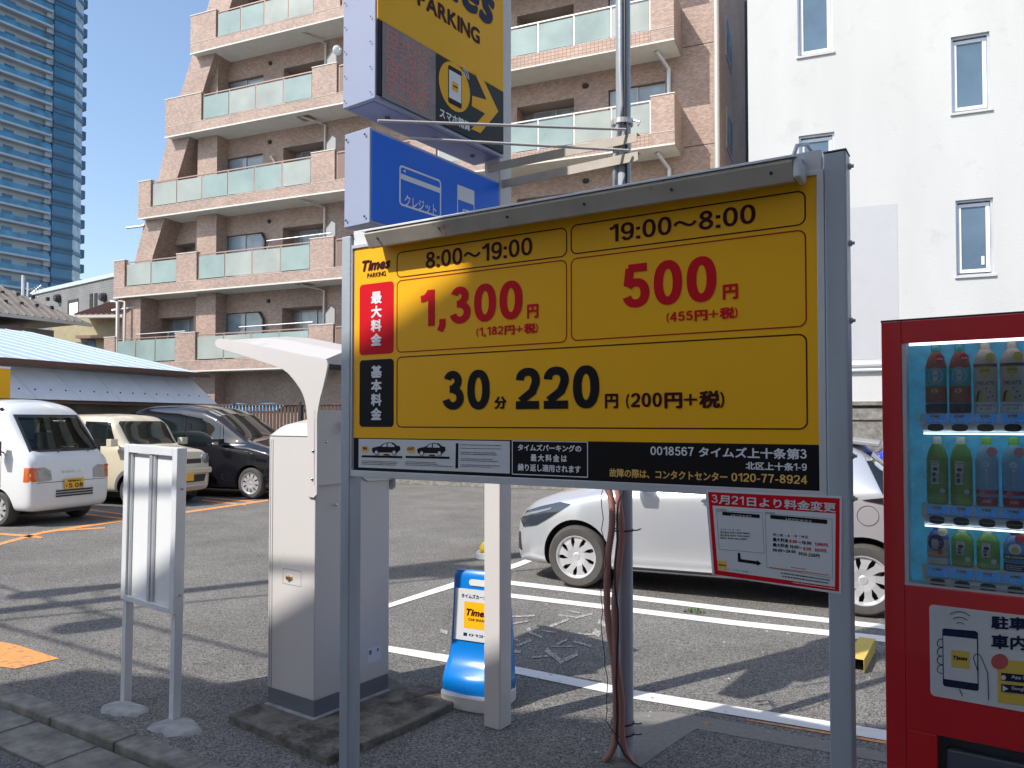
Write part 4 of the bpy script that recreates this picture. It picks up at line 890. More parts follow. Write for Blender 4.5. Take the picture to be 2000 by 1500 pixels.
for y_ in (-.2, .32):
    q = MB(); q.tube([(-.10, y_, 1.12), (-.16, y_ + .12, 1.175), (-.215, y_ + .42, 1.235)], .008, 6); q.build('wiper', M['trim'], van)
for y_ in (-.33, .33):
    q = MB(); q.box(-1.12, -.98, y_ - .21, y_ + .21, .82, 1.42); q.box(-1.10, -1.0, y_ - .11, y_ + .11, 1.45, 1.62); q.build('seat', M['seat'], van, bevel=.04, seg=3)
q = MB(); q.lathe([(.165, 0), (.18, .012), (.165, .024), (.15, .012), (.165, 0)], 24, 'x', (-.62, -.33, 1.15)); q.build('steering_wheel', M['trim'], van, smooth=True)
q = MB(); q.box(-.6, -.32, -.6, .6, .85, 1.1); q.build('dashboard', M['seat'], van, bevel=.03)
for s_ in (-1, 1):
    q = MB(); q.box(-.62, -.52, s_ * .80, s_ * .92, 1.08, 1.30); q.tube([(-.6, s_ * .70, 1.12), (-.57, s_ * .82, 1.16)], .012, 6); q.build('wing_mirror', M['trim'], van, bevel=.02)
q = MB(); q.lathe([(0, .012), (.035, .012), (.04, 0)], 16, 'z'); q.v = [(x - .9, y + .35, z + 1.905) for x, y, z in q.v]
hx = bv.ray_cast(Vector((-.8, -3, 1.78)), Vector((0, 1, 0)))[0]; q = MB(); q.lathe([(0, -.015), (.03, -.015), (.035, 0.01)], 14, 'y', (hx.x, hx.y, hx.z)); q.build('aerial_base', M['trim'], van)

# --- cream boxy kei car
cL = 3.38; ctop = [(0, .62), (.02, .86), (.06, .98), (.14, 1.04), (.78, 1.13), (.86, 1.2), (1.12, 1.58), (1.3, 1.69), (1.7, 1.72), (3.05, 1.71), (3.25, 1.63), (3.35, 1.2), (3.38, .9)]
cb = [(0, .6), (.06, .93), (.8, 1.06), (3.3, 1.08), (3.38, .8)]; cp = [(0, .60), (.03, .66), (.09, .70), (.25, .7375), (3.1, .7375), (3.32, .71), (3.38, .64)]
nose2 = Vector((-6.28, 14.8, 0))
cr_, patch, bv = car('cream_car', 'cream boxy kei car with round headlights, between the white van and the black minivan', M['car_cream'], nose2, H_, cL, ctop, cb, cp, [(0, .32), (.06, .24), (3.3, .25), (3.38, .4)], .655, (.62, 2.95), .29, 8, boxy=.9, crown=.02)
patch('windscreen', [(-.55, 1.16), (.55, 1.16), (.555, 1.56), (.50, 1.60), (-.50, 1.60), (-.555, 1.56)], 'front', M['car_glass'], .006)
for s_ in ('left', 'right'):
    patch('side_window', [(1.02, 1.14), (1.22, 1.58), (1.85, 1.60), (1.85, 1.12)], s_, M['car_glass'], .006); patch('side_window', [(1.95, 1.12), (1.95, 1.60), (2.75, 1.60), (2.8, 1.12)], s_, M['car_glass'], .006)
    patch('arch_trim', [(.62 + .40 * math.cos(R(a)), .29 + .42 * math.sin(R(a))) for a in range(0, 181, 15)] + [(.62 - .345, .29)] + [(.62 + .345 * math.cos(R(a)), .29 + .345 * math.sin(R(a))) for a in range(165, -1, -15)], s_, M['grey_base'], .008, 2)
for y_ in (-.56, .56):
    hit = bv.ray_cast(Vector((3, y_ * .97, .86)), Vector((-1, 0, 0)))[0]; q = MB(); q.lathe([(.105, -.03), (.115, .01), (.10, .02)], 28, 'x', (hit.x, y_ * .97, .86)); q.build('headlight_ring', M['chrome'], cr_, smooth=True)
    q = MB(); q.lathe([(0, .028), (.05, .024), (.10, .012)], 28, 'x', (hit.x, y_ * .97, .86)); q.build('headlight', M['lens'], cr_, smooth=True)
patch('grille', [(-.43, .78), (.43, .78), (.43, .87), (-.43, .87)], 'front', M['trim'], .006); patch('lower_grille', [(-.5, .42), (.5, .42), (.55, .56), (-.55, .56)], 'front', M['trim'], .006)
q = MB(); q.box(.0, .035, -.55, .55, .33, .38); q.build('skid_bar', M['alu'], cr_, bevel=.01)
q = MB(); q.box(-.06, .05, -.66, .66, .58, .70); q.build('bumper_roll', M['car_cream'], cr_, bevel=.035, seg=3)
q = MB(); q.box(.03, .055, -.165, .165, .45, .6); q.build('number_plate', M['plate_y'], cr_, bevel=.003)
for s_ in (-1, 1): q = MB(); q.box(-1.0, -.87, s_ * .78, s_ * .93, 1.13, 1.27); q.tube([(-.96, s_ * .70, 1.15), (-.94, s_ * .8, 1.18)], .02, 8); q.build('wing_mirror', M['car_cream'], cr_, bevel=.03, seg=3)

# --- black minivan
mL = 4.69; mtop = [(0, .6), (.03, .78), (.12, .92), (.4, 1.02), (1.05, 1.18), (1.15, 1.22), (1.95, 1.72), (2.3, 1.85), (2.9, 1.92), (4.0, 1.91), (4.45, 1.82), (4.62, 1.5), (4.69, 1.0)]
mbt = [(0, .58), (.12, .86), (1.0, 1.06), (2, 1.10), (4.6, 1.18), (4.69, .9)]; mp = [(0, .52), (.05, .66), (.18, .76), (.5, .83), (1.2, .8475), (4.3, .8475), (4.6, .79), (4.69, .68)]
nose3 = Vector((-4.22, 16.25, 0))
mv, patch, bv = car('black_minivan', 'black minivan with silver spoked wheels, farthest of the three parked on the left', M['car_black'], nose3, H_, mL, mtop, mbt, mp, [(0, .28), (.08, .18), (4.5, .2), (4.69, .35)], .70, (.93, 3.79), .325, 10, boxy=.9, twist=.12)
for s_ in ('left', 'right'):
    patch('quarter_window', [(1.12, 1.14), (1.72, 1.50), (1.66, 1.14)], s_, M['car_glass'], .006); patch('side_window', [(1.75, 1.14), (1.82, 1.54), (2.08, 1.66), (2.62, 1.68), (2.62, 1.16)], s_, M['car_glass'], .006)
    patch('side_window', [(2.72, 1.16), (2.72, 1.68), (3.6, 1.68), (3.6, 1.18)], s_, M['car_glass'], .006); patch('side_window', [(3.68, 1.18), (3.68, 1.68), (4.3, 1.62), (4.4, 1.22)], s_, M['car_glass'], .006)
    patch('belt_trim', [(1.1, 1.115), (4.4, 1.19), (4.4, 1.165), (1.1, 1.092)], s_, M['chrome'], .009); patch('door_gap', [(2.665, .35), (2.667, 1.75), (2.676, 1.75), (2.674, .35)], s_, M['dark'], .003)
    patch('a_pillar', [(1.66, 1.12), (1.72, 1.12), (1.80, 1.53), (1.74, 1.51)], s_, M['car_black'], .012); patch('door_handle', [(2.3, .98), (2.5, .985), (2.5, 1.01), (2.3, 1.005)], s_, M['chrome'], .02)
patch('windscreen', [(1.22, -.62), (1.22, .62), (1.95, .56), (1.95, -.56)], 'top', M['car_glass'], .006)
for y_ in (-1, 1): patch('headlight', [(y_ * .38, .74), (y_ * .68, .76), (y_ * .72, .88), (y_ * .40, .84)][::y_], 'front', M['lens'], .008)
for s_ in (-1, 1): q = MB(); q.box(-1.72, -1.54, s_ * .89, s_ * 1.06, 1.10, 1.24); q.tube([(-1.66, s_ * .8, 1.10), (-1.63, s_ * .9, 1.13)], .025, 8); q.build('wing_mirror', M['car_black'], mv, bevel=.035, seg=3)

# --- silver hatchback, on the right
gf, gr = gnd(1125, 1149), gnd(1690, 1207); hd_ = (gf - gr).normalized(); side_ = Vector((-hd_.y, hd_.x, 0))   # left of the car points ... to the viewer or away
sL = 3.94; fo = .78
stop_ = [(0, .52), (.03, .62), (.10, .70), (.25, .80), (.5, .89), (.95, .99), (1.08, 1.03), (1.75, 1.40), (2.1, 1.49), (2.6, 1.50), (3.05, 1.45), (3.22, 1.40), (3.50, 1.18), (3.74, .98), (3.88, .86), (3.94, .66)]
sbt = [(0, .5), (.10, .64), (.25, .72), (.6, .82), (1.1, .92), (2.5, .98), (3.4, 1.04), (3.7, .98), (3.94, .66)]
sp_ = [(0, .40), (.03, .53), (.10, .64), (.25, .735), (.45, .79), (.8, .835), (1.5, .8475), (3.0, .8475), (3.45, .82), (3.75, .73), (3.90, .62), (3.94, .5)]
toc = -side_ if (-side_).dot(-gf) > 0 else side_
nose4 = gf + hd_ * fo - toc * (.8475 - .025)
sv, patch, bv = car('silver_hatchback', 'silver hatchback parked side-on behind the price board', M['car_silver'], nose4, hd_, sL, stop_, sbt, sp_, [(0, .22), (.06, .16), (3.8, .2), (3.94, .36)], .585, (fo, fo + 2.51), .30, 9, twist=.30)
vis = 'left' if toc.dot(side_) > 0 else 'right'
for s_ in ('left', 'right'):
    patch('side_window', [(1.35, .98), (1.78, 1.29), (2.08, 1.38), (2.28, 1.395), (2.28, 1.0)], s_, M['car_glass'], .006); patch('side_window', [(2.36, 1.0), (2.36, 1.395), (2.75, 1.39), (2.98, 1.33), (3.02, 1.04)], s_, M['car_glass'], .006)
    patch('door_gap', [(1.28, .30), (1.285, .95), (1.292, .95), (1.287, .3)], s_, M['trim'], .002); patch('door_gap', [(2.31, .30), (2.325, 1.0), (2.332, 1.0), (2.317, .3)], s_, M['trim'], .002)
    patch('sill_trim', [(1.15, .22), (2.9, .24), (2.9, .262), (1.15, .245)], s_, M['trim'], .003)
    cx, cz = 3.33, .83; ringpatch(patch, 'fuel_flap_edge', [(cx + .083 * math.cos(R(a)), cz + .083 * math.sin(R(a))) for a in range(0, 360, 20)], [(cx + .079 * math.cos(R(a)), cz + .079 * math.sin(R(a))) for a in range(0, 360, 20)], s_, M['trim'], .003)
    patch('headlight', [(.10, .60), (.16, .53), (.34, .57), (.50, .66), (.72, .80), (.60, .81), (.38, .755), (.18, .69)], s_, M['lens_dark'], .007); patch('headlight_strip', [(.15, .63), (.5, .735), (.52, .755), (.15, .66)], s_, M['lens'], .012)
    patch('hatch_glass', [(3.30, 1.30), (3.44, 1.0), (3.70, .95), (3.52, 1.15), (3.36, 1.30)], s_, M['car_glass'], .006)
    patch('tail_light', [(3.28, .955), (3.45, .925), (3.80, .90), (3.84, .96), (3.6, 1.0)], s_, M['car_glass'], .008)
    patch('door_handle', [(1.98, .885), (2.02, .865), (2.16, .87), (2.20, .895), (2.16, .91), (2.0, .905)], s_, M['chrome'], .028); patch('door_handle', [(2.84, .905), (2.88, .885), (3.02, .89), (3.06, .915), (3.02, .93), (2.86, .925)], s_, M['chrome'], .028)
    patch('bumper_corner_grille', [(.05, .30), (.13, .29), (.10, .48), (.04, .46)], s_, M['trim'], .005)
patch('windscreen', [(1.1, -.62), (1.1, .62), (1.75, .55), (1.75, -.55)], 'top', M['car_glass'], .006); patch('rear_window', [(-.52, 1.08), (.52, 1.08), (.48, 1.33), (-.48, 1.33)], 'rear', M['car_glass'], .006)
patch('grille', [(-.45, .28), (.45, .28), (.36, .48), (-.36, .48)], 'front', M['trim'], .006); patch('number_plate', [(-.165, .50), (.165, .50), (.165, .62), (-.165, .62)], 'front', M['white'], .02)
q = MB(); q.prism([(-.56, -3.10), (.56, -3.10), (.53, -3.42), (-.53, -3.42)], 0, .035, 'z'); q.v = [(y, x, z + 1.42 - (-(y) - 3.1) * .12) for x, y, z in q.v]; q.build('roof_spoiler', M['car_silver'], sv, bevel=.01)
for s_ in (-1, 1): q = MB(); q.box(-1.50, -1.36, s_ * .86, s_ * 1.0, 1.0, 1.10); q.tube([(-1.44, s_ * .8, .98), (-1.42, s_ * .9, 1.02)], .02, 8); q.build('wing_mirror', M['car_silver'], sv, bevel=.03, seg=3)
q = MB()
# --- blue car seen over the silver one
bL = 3.39; nb_ = dep(1600, 900, 12.0); nb_.z = 0; hb = Vector((-.9, .42, 0)).normalized()
bc, patch, bv = car('blue_car', 'bright blue car mostly hidden behind the silver hatchback', M['car_blue'], nb_, hb, bL, [(a, b * .97) for a, b in ctop], cb, cp, [(0, .3), (.06, .22), (3.3, .25), (3.38, .4)], .655, (.62, 2.95), .28, 8, boxy=.8)
for s_ in ('left', 'right'):
    patch('side_window', [(1.0, 1.12), (1.22, 1.52), (1.85, 1.54), (1.85, 1.1)], s_, M['car_glass'], .006); patch('side_window', [(1.92, 1.1), (1.92, 1.54), (3.1, 1.53), (3.15, 1.1)], s_, M['car_glass'], .006)
patch('windscreen', [(-.55, 1.14), (.55, 1.14), (.50, 1.52), (-.50, 1.52)], 'front', M['car_glass'], .006)
# ------------------------------------------------------------------ price board on two steel posts
S = Fr(-.648, 3.13, -31.8)
_, zt = S.hit(690, 487); _, zb = S.hit(690, 918); W_ = S.hit(1608, 600)[0]
board = thing('price_board', 'large yellow parking price board on two galvanised posts', 'price board', S)
MB().box(0, W_, .0, .035, zb, zt).build('panel', M['alu'], board, bevel=.002)
fw = .012
f = MB(); f.box(-.004, W_ + .004, -.008, .03, zb - .026, zb); f.box(-.004, W_ + .004, -.008, .03, zt, zt + .014); f.box(-.006, .0, -.0085, .03, zb - .026, zt + .014); f.box(W_ - .014, W_ + .006, -.0085, .03, zb - .026, zt + .014)
f.build('frame', M['alu'], board, bevel=.0015)
MB().box(-.004, W_ - .001, .002, .032, zt + .015, zt + .075).build('top_rail', M['alu_white'], board, bevel=.002)
for u0, u1 in ((-.058, -.007), (W_ + .007, W_ + .066)):
    q = MB(); q.box(u0, u1, -.012, .06, -.3, 2.362); po = q.build('post', M['galv'], board, bevel=.006, seg=3)
    MB().box(u0 - .001, u1 + .001, -.013, .061, 2.3625, 2.366).build('post_cap', M['grey_base'], board)
for z in (zt + .02, zt - .2, zt - .42, zb + .1, zb - .02):
    MB().lathe([(0, W_ + .066), (.009, W_ + .066), (.009, W_ + .073), (.005, W_ + .073), (.005, W_ + .08), (0, W_ + .08)], 6, 'x', (0, .03, z)).build('bolt', M['steel_brown'], board)
c = MB(); c.tube([(W_ - .10, .0, zt + .03), (W_ - .075, -.045, zt + .035), (W_ - .06, -.035, zt + .085), (W_ - .04, .0, zt + .095), (W_ - .03, .03, zt + .08)], .006); c.build('lamp_cable', M['alu'], board, smooth=True)
# strip-lamp housing along the top edge
hu0 = S.hit(712, 470, -.1)[0] - .0; hu1 = S.hit(1548, 345, -.1)[0]
h = MB(); hp = [(-.005, zt + .045), (-.10, zt + .03), (-.105, zt + .02), (-.075, zt - .028), (-.06, zt - .028), (-.005, zt - .002)]
h.prism(hp, hu0, hu1, 'x'); h.build('lamp_housing', M['steel_brown'], board, bevel=.002)
h = MB(); h.prism([(-.0, zt + .054), (-.108, zt + .036), (-.108, zt + .0305), (-.0, zt + .047)], hu0 - .012, hu1 + .01, 'x'); h.build('housing_lid', M['alu_white'], board)
h = MB(); h.box(hu1 + .0005, hu1 + .02, -.1, -.01, zt - .025, zt + .03); h.build('end_cap', M['alu_white'], board, bevel=.006)
s_ = MB()
for i in range(6):
    u = hu0 + .06 + (hu1 - hu0 - .12) * i / 5; s_.lathe([(0, -.096), (.0045, -.096), (.0045, -.09)], 8, 'y', (u, 0, zt - .001))
s_.build('screw_row', M['dark'], board)
YB = -.0006
ye = MB(); zs = S.hit(690, 855)[1]; ye.quad((.006, YB, zs), (W_ - .014, YB, zs), (W_ - .014, YB, zt), (.006, YB, zt)); ye.build('yellow_face', M['yellow'], board, fix=False)
ye = MB(); ye.quad((.006, YB, zb), (W_ - .014, YB, zb), (W_ - .014, YB, zs), (.006, YB, zs)); ye.build('black_strip', M['black'], board, fix=False)
o_ = MB(); lw = .0042; Y1 = -.0014
for a, m_ in (((776, 494, 1107, 500), 0), ((1116, 441, 1573, 438), 0), ((776, 549, 1107, 668), 1), ((1116, 506, 1575, 637), 1), ((776, 698, 1577, 838), 0)):
    outline(o_, S.rect(*a), .022, lw, Y1, m_)
o_.build('box_outline', [M['maroon'], M['red_line']], board, fix=False)
pl = MB(); plate(pl, rrect(*S.rect(703, 557, 769, 690), .016), Y1); pl.build('maximum_fee_label', M['red'], board, fix=False)
pl = MB(); plate(pl, rrect(*S.rect(703, 704, 769, 834), .016), Y1); pl.build('basic_fee_label', M['black'], board, fix=False)
def SR(x0, x1, yb, yt, xm=None):
    """text box: pixel x range, baseline and cap-top pixel rows read at column xm"""
    xm = xm or (x0 + x1) / 2; return S.hit(x0, yb)[0], S.hit(x1, yb)[0], S.hit(xm, yb)[1], S.hit(xm, yt)[1]
Y2 = -.0022
text('8:00~19:00', SR(832, 1040, 499, 464, 1030), 'lettering', M['maroon'], board, Y2, t=.15)
text('19:00~8:00', SR(1191, 1476, 437, 399, 1466), 'lettering', M['maroon'], board, Y2, t=.15)
text('1,300', SR(822, 1021, 624, 548, 1000), 'lettering', M['red'], board, Y2, t=.19)
text('500', SR(1217, 1400, 595.5, 508, 1307), 'lettering', M['red'], board, Y2, t=.19)
q = MB(); text('30', SR(865, 957, 800, 722, 935), '', None, None, Y2, q, 0, t=.195); text('分', SR(966, 990, 799, 774), '', None, None, Y2, q, 0, bold=.05, capfit=False); q.build('lettering', M['black'], board, fix=False)
text('220', SR(1008, 1171, 798, 714, 1130), 'lettering', M['black'], board, Y2, t=.195)
for ch, x0, x1, y0, y1, m_ in (('円', 1030, 1052, 622, 594, 'red'), ('円', 1412, 1442, 585, 555, 'red'), ('円', 1182, 1208, 798, 769, 'maroon')):
    text(ch, SR(x0, x1, y0, y1), 'lettering', M[m_], board, Y2, bold=.05, capfit=False)
text('(1,182円+税)', SR(931, 1051, 654, 637.5, 967), 'lettering', M['red'], board, Y2, bold=.05, t=.175)
text('(455円+税)', SR(1302, 1441, 626, 607, 1345), 'lettering', M['red'], board, Y2, bold=.05, t=.175)
text('(200円+税)', SR(1223, 1415, 795, 767, 1262), 'lettering', M['maroon'], board, Y2, bold=.05, t=.175)
text('最大料金', SR(725, 746, 677, 568), 'lettering', M['ink_white'], board, Y2, vert=True, bold=.05)
text('基本料金', SR(725, 746, 822, 712), 'lettering', M['ink_white'], board, Y2, vert=True, bold=.05)
text('Times', SR(708, 763, 526, 507, 735), 'lettering', M['maroon'], board, Y2, bold=.07, italic=.28)
text('PARKING', SR(718, 754, 540.5, 532, 736), 'lettering', M['maroon'], board, Y2, bold=.03)
wh = MB(); plate(wh, [(S.hit(*p)) for p in ()] or [(a, b) for a, b in zip(*[(S.rect(701, 857, 996, 925)[i] for i in (0, 1, 1, 0)), (S.rect(701, 857, 996, 925)[i] for i in (2, 2, 3, 3))])], Y1)
wh.build('instruction_panel', M['paper'], board, fix=False)
o_ = MB(); outline(o_, S.rect(1001, 861, 1148, 932), .001, .003, Y1); o_.build('notice_outline', M['ink_white'], board, fix=False)
text('タイムズパーキングの', SR(1012, 1136, 880.5, 869, 1075), 'lettering', M['ink_white'], board, Y2, bold=.04)
text('最大料金は', SR(1037, 1108, 900.5, 888, 1072), 'lettering', M['ink_white'], board, Y2, bold=.04, track=.25)
text('繰り返し適用されます', SR(1012, 1135, 920.5, 908, 1075), 'lettering', M['ink_white'], board, Y2, bold=.04)
text('0018567 タイムズ上十条第3', SR(1271, 1576, 895.5, 877, 1560), 'lettering', M['ink_white'], board, Y2, bold=.035, t=.15)
text('北区上十条1-9', SR(1457, 1576, 919, 905, 1565), 'lettering', M['ink_white'], board, Y2, bold=.035, t=.15)
_r = SR(1191, 1577, 945, 928, 1560); text('0120-77-8924', (S.hit(1429, 935)[0], _r[1], _r[2], _r[3]), 'lettering', M['ink_orange'], board, Y2, bold=.03, t=.15); text('故障の際は、コンタクトセンター', (_r[0], S.hit(1421, 935)[0], _r[2], _r[3]), 'lettering', M['ink_orange'], board, Y2, bold=.03)
# instruction pictograms
pg = MB()
def ppx(pts, y, m=0, mb=pg, fr=S, v=0): plate(mb, [fr.hit(*p, v) for p in pts], y, m)
z8 = lambda x, y: (680 + .16 * x, 840 + .16 * y)
for dx, dy in ((0, 0), (552, 8)):
    car = [(293, 225), (320, 210), (395, 195), (440, 160), (500, 148), (560, 155), (600, 190), (635, 195), (642, 240), (610, 268), (590, 290), (545, 275), (385, 272), (330, 290), (300, 268)]
    ppx([z8(x + dx, y + dy) for x, y in car], Y2, 0)
    for w_ in ([(412, 202), (445, 170), (474, 160), (474, 204)], [(488, 205), (488, 158), (530, 160), (572, 192), (570, 205)]): ppx([z8(x + dx, y + dy) for x, y in w_], Y2 - .0006, 1)
    for cx, cy in ((352, 275), (568, 275)):
        ppx([z8(cx + dx + 27 * math.cos(a * .5236), cy + dy + 33 * math.sin(a * .5236)) for a in range(12)], Y2 - .0012, 0); ppx([z8(cx + dx + 20 * math.cos(a * .5236), cy + dy + 26 * math.sin(a * .5236)) for a in range(12)], Y2 - .0018, 1)
    ppx([z8(168 + (dx and 537), 306 + dy), z8(665 + (dx and 577), 316 + dy), z8(665 + (dx and 577), 344 + dy), z8(168 + (dx and 537), 332 + dy)], Y2, 0)
    ppx([z8(430 + dx, 306 + dy), z8(455 + dx, 290 + dy), z8(500 + dx, 292 + dy), z8(530 + dx, 310 + dy)], Y2 - .0012, 3)
ppx([z8(170, 200), z8(235, 200), z8(265, 238), z8(235, 275), z8(170, 272)], Y2, 2); ppx([z8(815, 203), z8(745, 203), z8(708, 240), z8(745, 282), z8(815, 284)], Y2, 2)
ppx([z8(1318, 158), z8(1350, 160), z8(1345, 468), z8(1313, 465)], Y2, 0)
for r_, n_, sd in (((168, 365, 625, 440), 3, 1), ((702, 375, 1280, 455), 3, 2)):
    a = z8(r_[0], r_[1]); b = z8(r_[2], r_[3]); greek(pg, S.rect(*a, *b), n_, Y2, 0, seed=sd)
for y0, y1, n_, sd in ((168, 200, 1, 3), (210, 242, 1, 4), (258, 318, 2, 5), (338, 398, 2, 6), (412, 470, 2, 7)):
    greek(pg, S.rect(*z8(1375, y0), *z8(1920, y1)), n_, Y2, 0, seed=sd)
text('IN', S.rect(*z8(190, 205), *z8(232, 240)), '', None, None, Y2 - .0006, pg, 3, bold=.05)
text('OUT', S.rect(*z8(728, 210), *z8(806, 245)), '', None, None, Y2 - .0006, pg, 3, bold=.05)
pg.build('pictogram_print', [M['black'], M['paper'], M['ink_orange'], M['maroon']], board, fix=False)

# ------------------------------------------------------------------ laminated notice tied below the board
pz = lambda x, y: (1360 + .17335 * x, 920 + .17335 * y)
VP = -.014
nb = thing('fee_change_notice', 'red bordered laminated notice hanging under the right end of the yellow board', 'notice', S)
def Q(x, y): return S.hit(*pz(x, y), VP)
pp = MB(); c4 = [Q(100, 205), Q(1640, 285), Q(1632, 1390), Q(180, 1170)]
pp.prism([c4[3], c4[2], c4[1], c4[0]], VP, VP + .003); pp.build('sheet', M['paper'], nb)
pr = MB()
plate(pr, [Q(205, 1165), Q(1608, 1358), Q(1616, 308), Q(132, 235)], VP - .0006, 0)
plate(pr, [Q(245, 1118), Q(1562, 1305), Q(1570, 478), Q(185, 388)], VP - .0012, 1)
def bl(x, y):    # bilinear in the red rectangle
    return Q(x, y)
def qtext(s_, x0, x1, yb, yt, slope, m, **k):
    """text along a sloping baseline in poster pixels"""
    def put(p):
        a = (p[0] - x0) / (x1 - x0); yy = yb + (yt - yb) * p[2] + slope * (p[0] - x0); u, z = Q(p[0], yy); return (u, VP + p[1], z)
    text(s_, (x0, x1, 0, 1), '', None, None, -.0018, pr, m, put=put, **k)
qtext('3月21日より料金変更', 172, 1575, 355, 262, .072, 1, bold=.03, t=.13)
qtext('3月20日(水)まで', 390, 620, 500, 480, .07, 1, bold=0) if 0 else None
for a in ([(295, 497), (716, 530), (716, 490), (295, 457)], [(835, 535), (1476, 597), (1476, 548), (835, 492)]): plate(pr, [Q(*p) for p in a], VP - .0018, 2)
qtext('3月20日(水)まで', 390, 622, 508, 486, .05, 5, bold=0.01)
qtext('3月21日(木)から', 1005, 1300, 555, 528, .08, 5, bold=0.01)
for a in ([(230, 450), (742, 465), (768, 925), (260, 880)], [(778, 478), (1530, 540), (1535, 1205), (797, 1085)]):
    vs_, fs = ribbon([Q(*p) for p in a], .0007, True); pr.add([(x, VP - .0018, z) for x, z in vs_], fs, 2)
qtext('月~金・土・日・休日', 862, 1255, 725, 700, .07, 2, bold=.01, digits=False)
for s_, x0, x1, y, m in (('最大料金', 862, 1040, 785, 2), ('8:00', 1050, 1135, 806, 3), ('~19:00', 1145, 1297, 818, 2), ('1300円', 1335, 1480, 838, 3),
                         ('最大料金', 862, 1040, 845, 2), ('19:00~', 1055, 1190, 868, 2), ('8:00', 1205, 1295, 890, 3), ('500円', 1335, 1462, 905, 3),
                         ('00:00~24:00', 862, 1120, 905, 2), ('30分', 1150, 1250, 945, 2), ('220円', 1265, 1390, 960, 2)):
    qtext(s_, x0, x1, y, y - 36, .085, m, bold=.03, t=.2)
qtext('【改定前】', 225, 340, 440, 424, .05, 2, bold=0); qtext('【改定後】', 778, 885, 476, 460, .05, 2, bold=0)
for i, (s_, x1) in enumerate((('月~金・土・日・休日', 495), ('最大料金 8:00~19:00 1200円', 605), ('最大料金 19:00~8:00 440円', 598), ('00:00~24:00 30分 220円', 565))):
    qtext(s_, 272, x1, 662 + i * 33, 645 + i * 33, .05, 2, bold=.01 if i else 0, t=.2)
plate(pr, [Q(*p) for p in ((468, 920), (495, 922), (502, 990), (685, 1015), (685, 1002), (735, 1042), (685, 1068), (685, 1052), (470, 1020))], VP - .0018, 2)
plate(pr, [Q(*p) for p in ((245, 1112), (352, 1125), (345, 1012), (240, 1000))], VP - .0018, 4); qtext('Times', 255, 335, 1065, 1045, .06, 2, bold=.06, italic=.25)
qtext('タイムズ上十条第3', 360, 585, 1112, 1096, .13, 2, bold=0)
def qgreek(x0, x1, y, hgt, slope, m, sd):
    rg2 = random.Random(sd); x = x0
    while x < x1:
        w_ = rg2.uniform(8, 15); yy = y + slope * (x - x0); plate(pr, [Q(x, yy + hgt * rg2.uniform(.3, .5)), Q(x + w_, yy + hgt * .4), Q(x + w_, yy - hgt * rg2.uniform(.2, .5)), Q(x, yy - hgt * .4)], VP - .0018, m); x += w_ + rg2.uniform(3, 8)
qgreek(825, 1495, 1085, 14, .13, 3, 1); qgreek(1070, 1235, 1085, 12, .13, 3, 2); qgreek(955, 1500, 1148, 18, .15, 2, 3); qgreek(970, 1480, 1185, 18, .15, 2, 4); qgreek(1090, 1555, 1255, 14, .15, 1, 5)
pr.build('notice_print', [M['red'], M['paper'], M['black'], M['red'], M['ink_orange'], M['ink_white']], nb, fix=False)

# ------------------------------------------------------------------ white pylon sign: pole, tall box, blue box
PB = gnd(976, 1428)
T = Fr(PB.x, PB.y, 54.3)                    # x runs away from the street, -y faces the road to the right
py_ = thing('pylon_sign', 'white square pole carrying a tall yellow parking sign box above a blue card box', 'pylon sign', T)
po = MB(); po.box(.0, .105, .0, .105, 0, 5.2); po.build('pole', M['cream'], py_, bevel=.008, seg=3)
uN = T.hit(731, 192)[0]; zB = T.hit(731, 192)[1]; uE = T.hit(983, 200)[0]
TH = .2; zT = zB + 1.85
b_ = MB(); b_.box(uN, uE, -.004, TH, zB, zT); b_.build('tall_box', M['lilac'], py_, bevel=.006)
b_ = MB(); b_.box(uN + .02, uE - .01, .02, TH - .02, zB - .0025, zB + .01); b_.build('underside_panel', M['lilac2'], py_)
for u in (uN + .18, uN + .5, uN + .8): MB().lathe([(0, zB - .012), (.012, zB - .012), (.012, zB - .002)], 8, 'z', (u, .1, 0)).build('drain_plug', M['grey_base'], py_)
rv = MB()
for i in range(16):
    z = zB + .03 + i * .11
    for v in (.018, TH - .02): rv.lathe([(0, uN - .0095), (.0035, uN - .0095), (.0035, uN - .006)], 6, 'x', (0, v, z))
rv.build('rivet_row', M['grey_base'], py_)
# front face
_, zsp0 = T.hit(735, 38); YF = -.012
ff = MB(); ff.box(uN + .008, uE - .012, YF, -.004, zsp0, zT - .01); ff.build('yellow_face', M['yellow2'], py_, bevel=.004)
ff = MB(); ff.box(uN + .008, uE - .012, YF, -.004, zB + .018, zsp0 - .001); ff.build('black_face', M['black_gloss'], py_, bevel=.004)
z8b = lambda x, y: (730 + .2 * x, .2 * y)
def TQ(x, y): return T.hit(*z8b(x, y), YF)
sc_m = mat('led_screen', (.24, .17, .15), .3, coat=.2, var=.12, vscale=9)
a = TQ(80, 240); b = TQ(598, 1000); zs0 = TQ(80, 950)[1]; zs1 = TQ(90, 215)[1]
ff = MB(); ff.box(a[0], b[0], YF - .0035, YF - .0005, zs0, zs1); ff.build('led_screen', sc_m, py_)
dots = MB(); led = mat('led_dot', (.85, .2, .12), .4)
chars = ['0111110010001001010110', '0100010010101001001000', '0111110111111001111100', '0101010010100101001010', '0111110100100100111100', '0000100111111001001000', '0111110000100101111110', '0100000111111101001000', '0111100010010101001010', '0001000100001110110000', '0111110010010001010100', '0001001111101001101000']
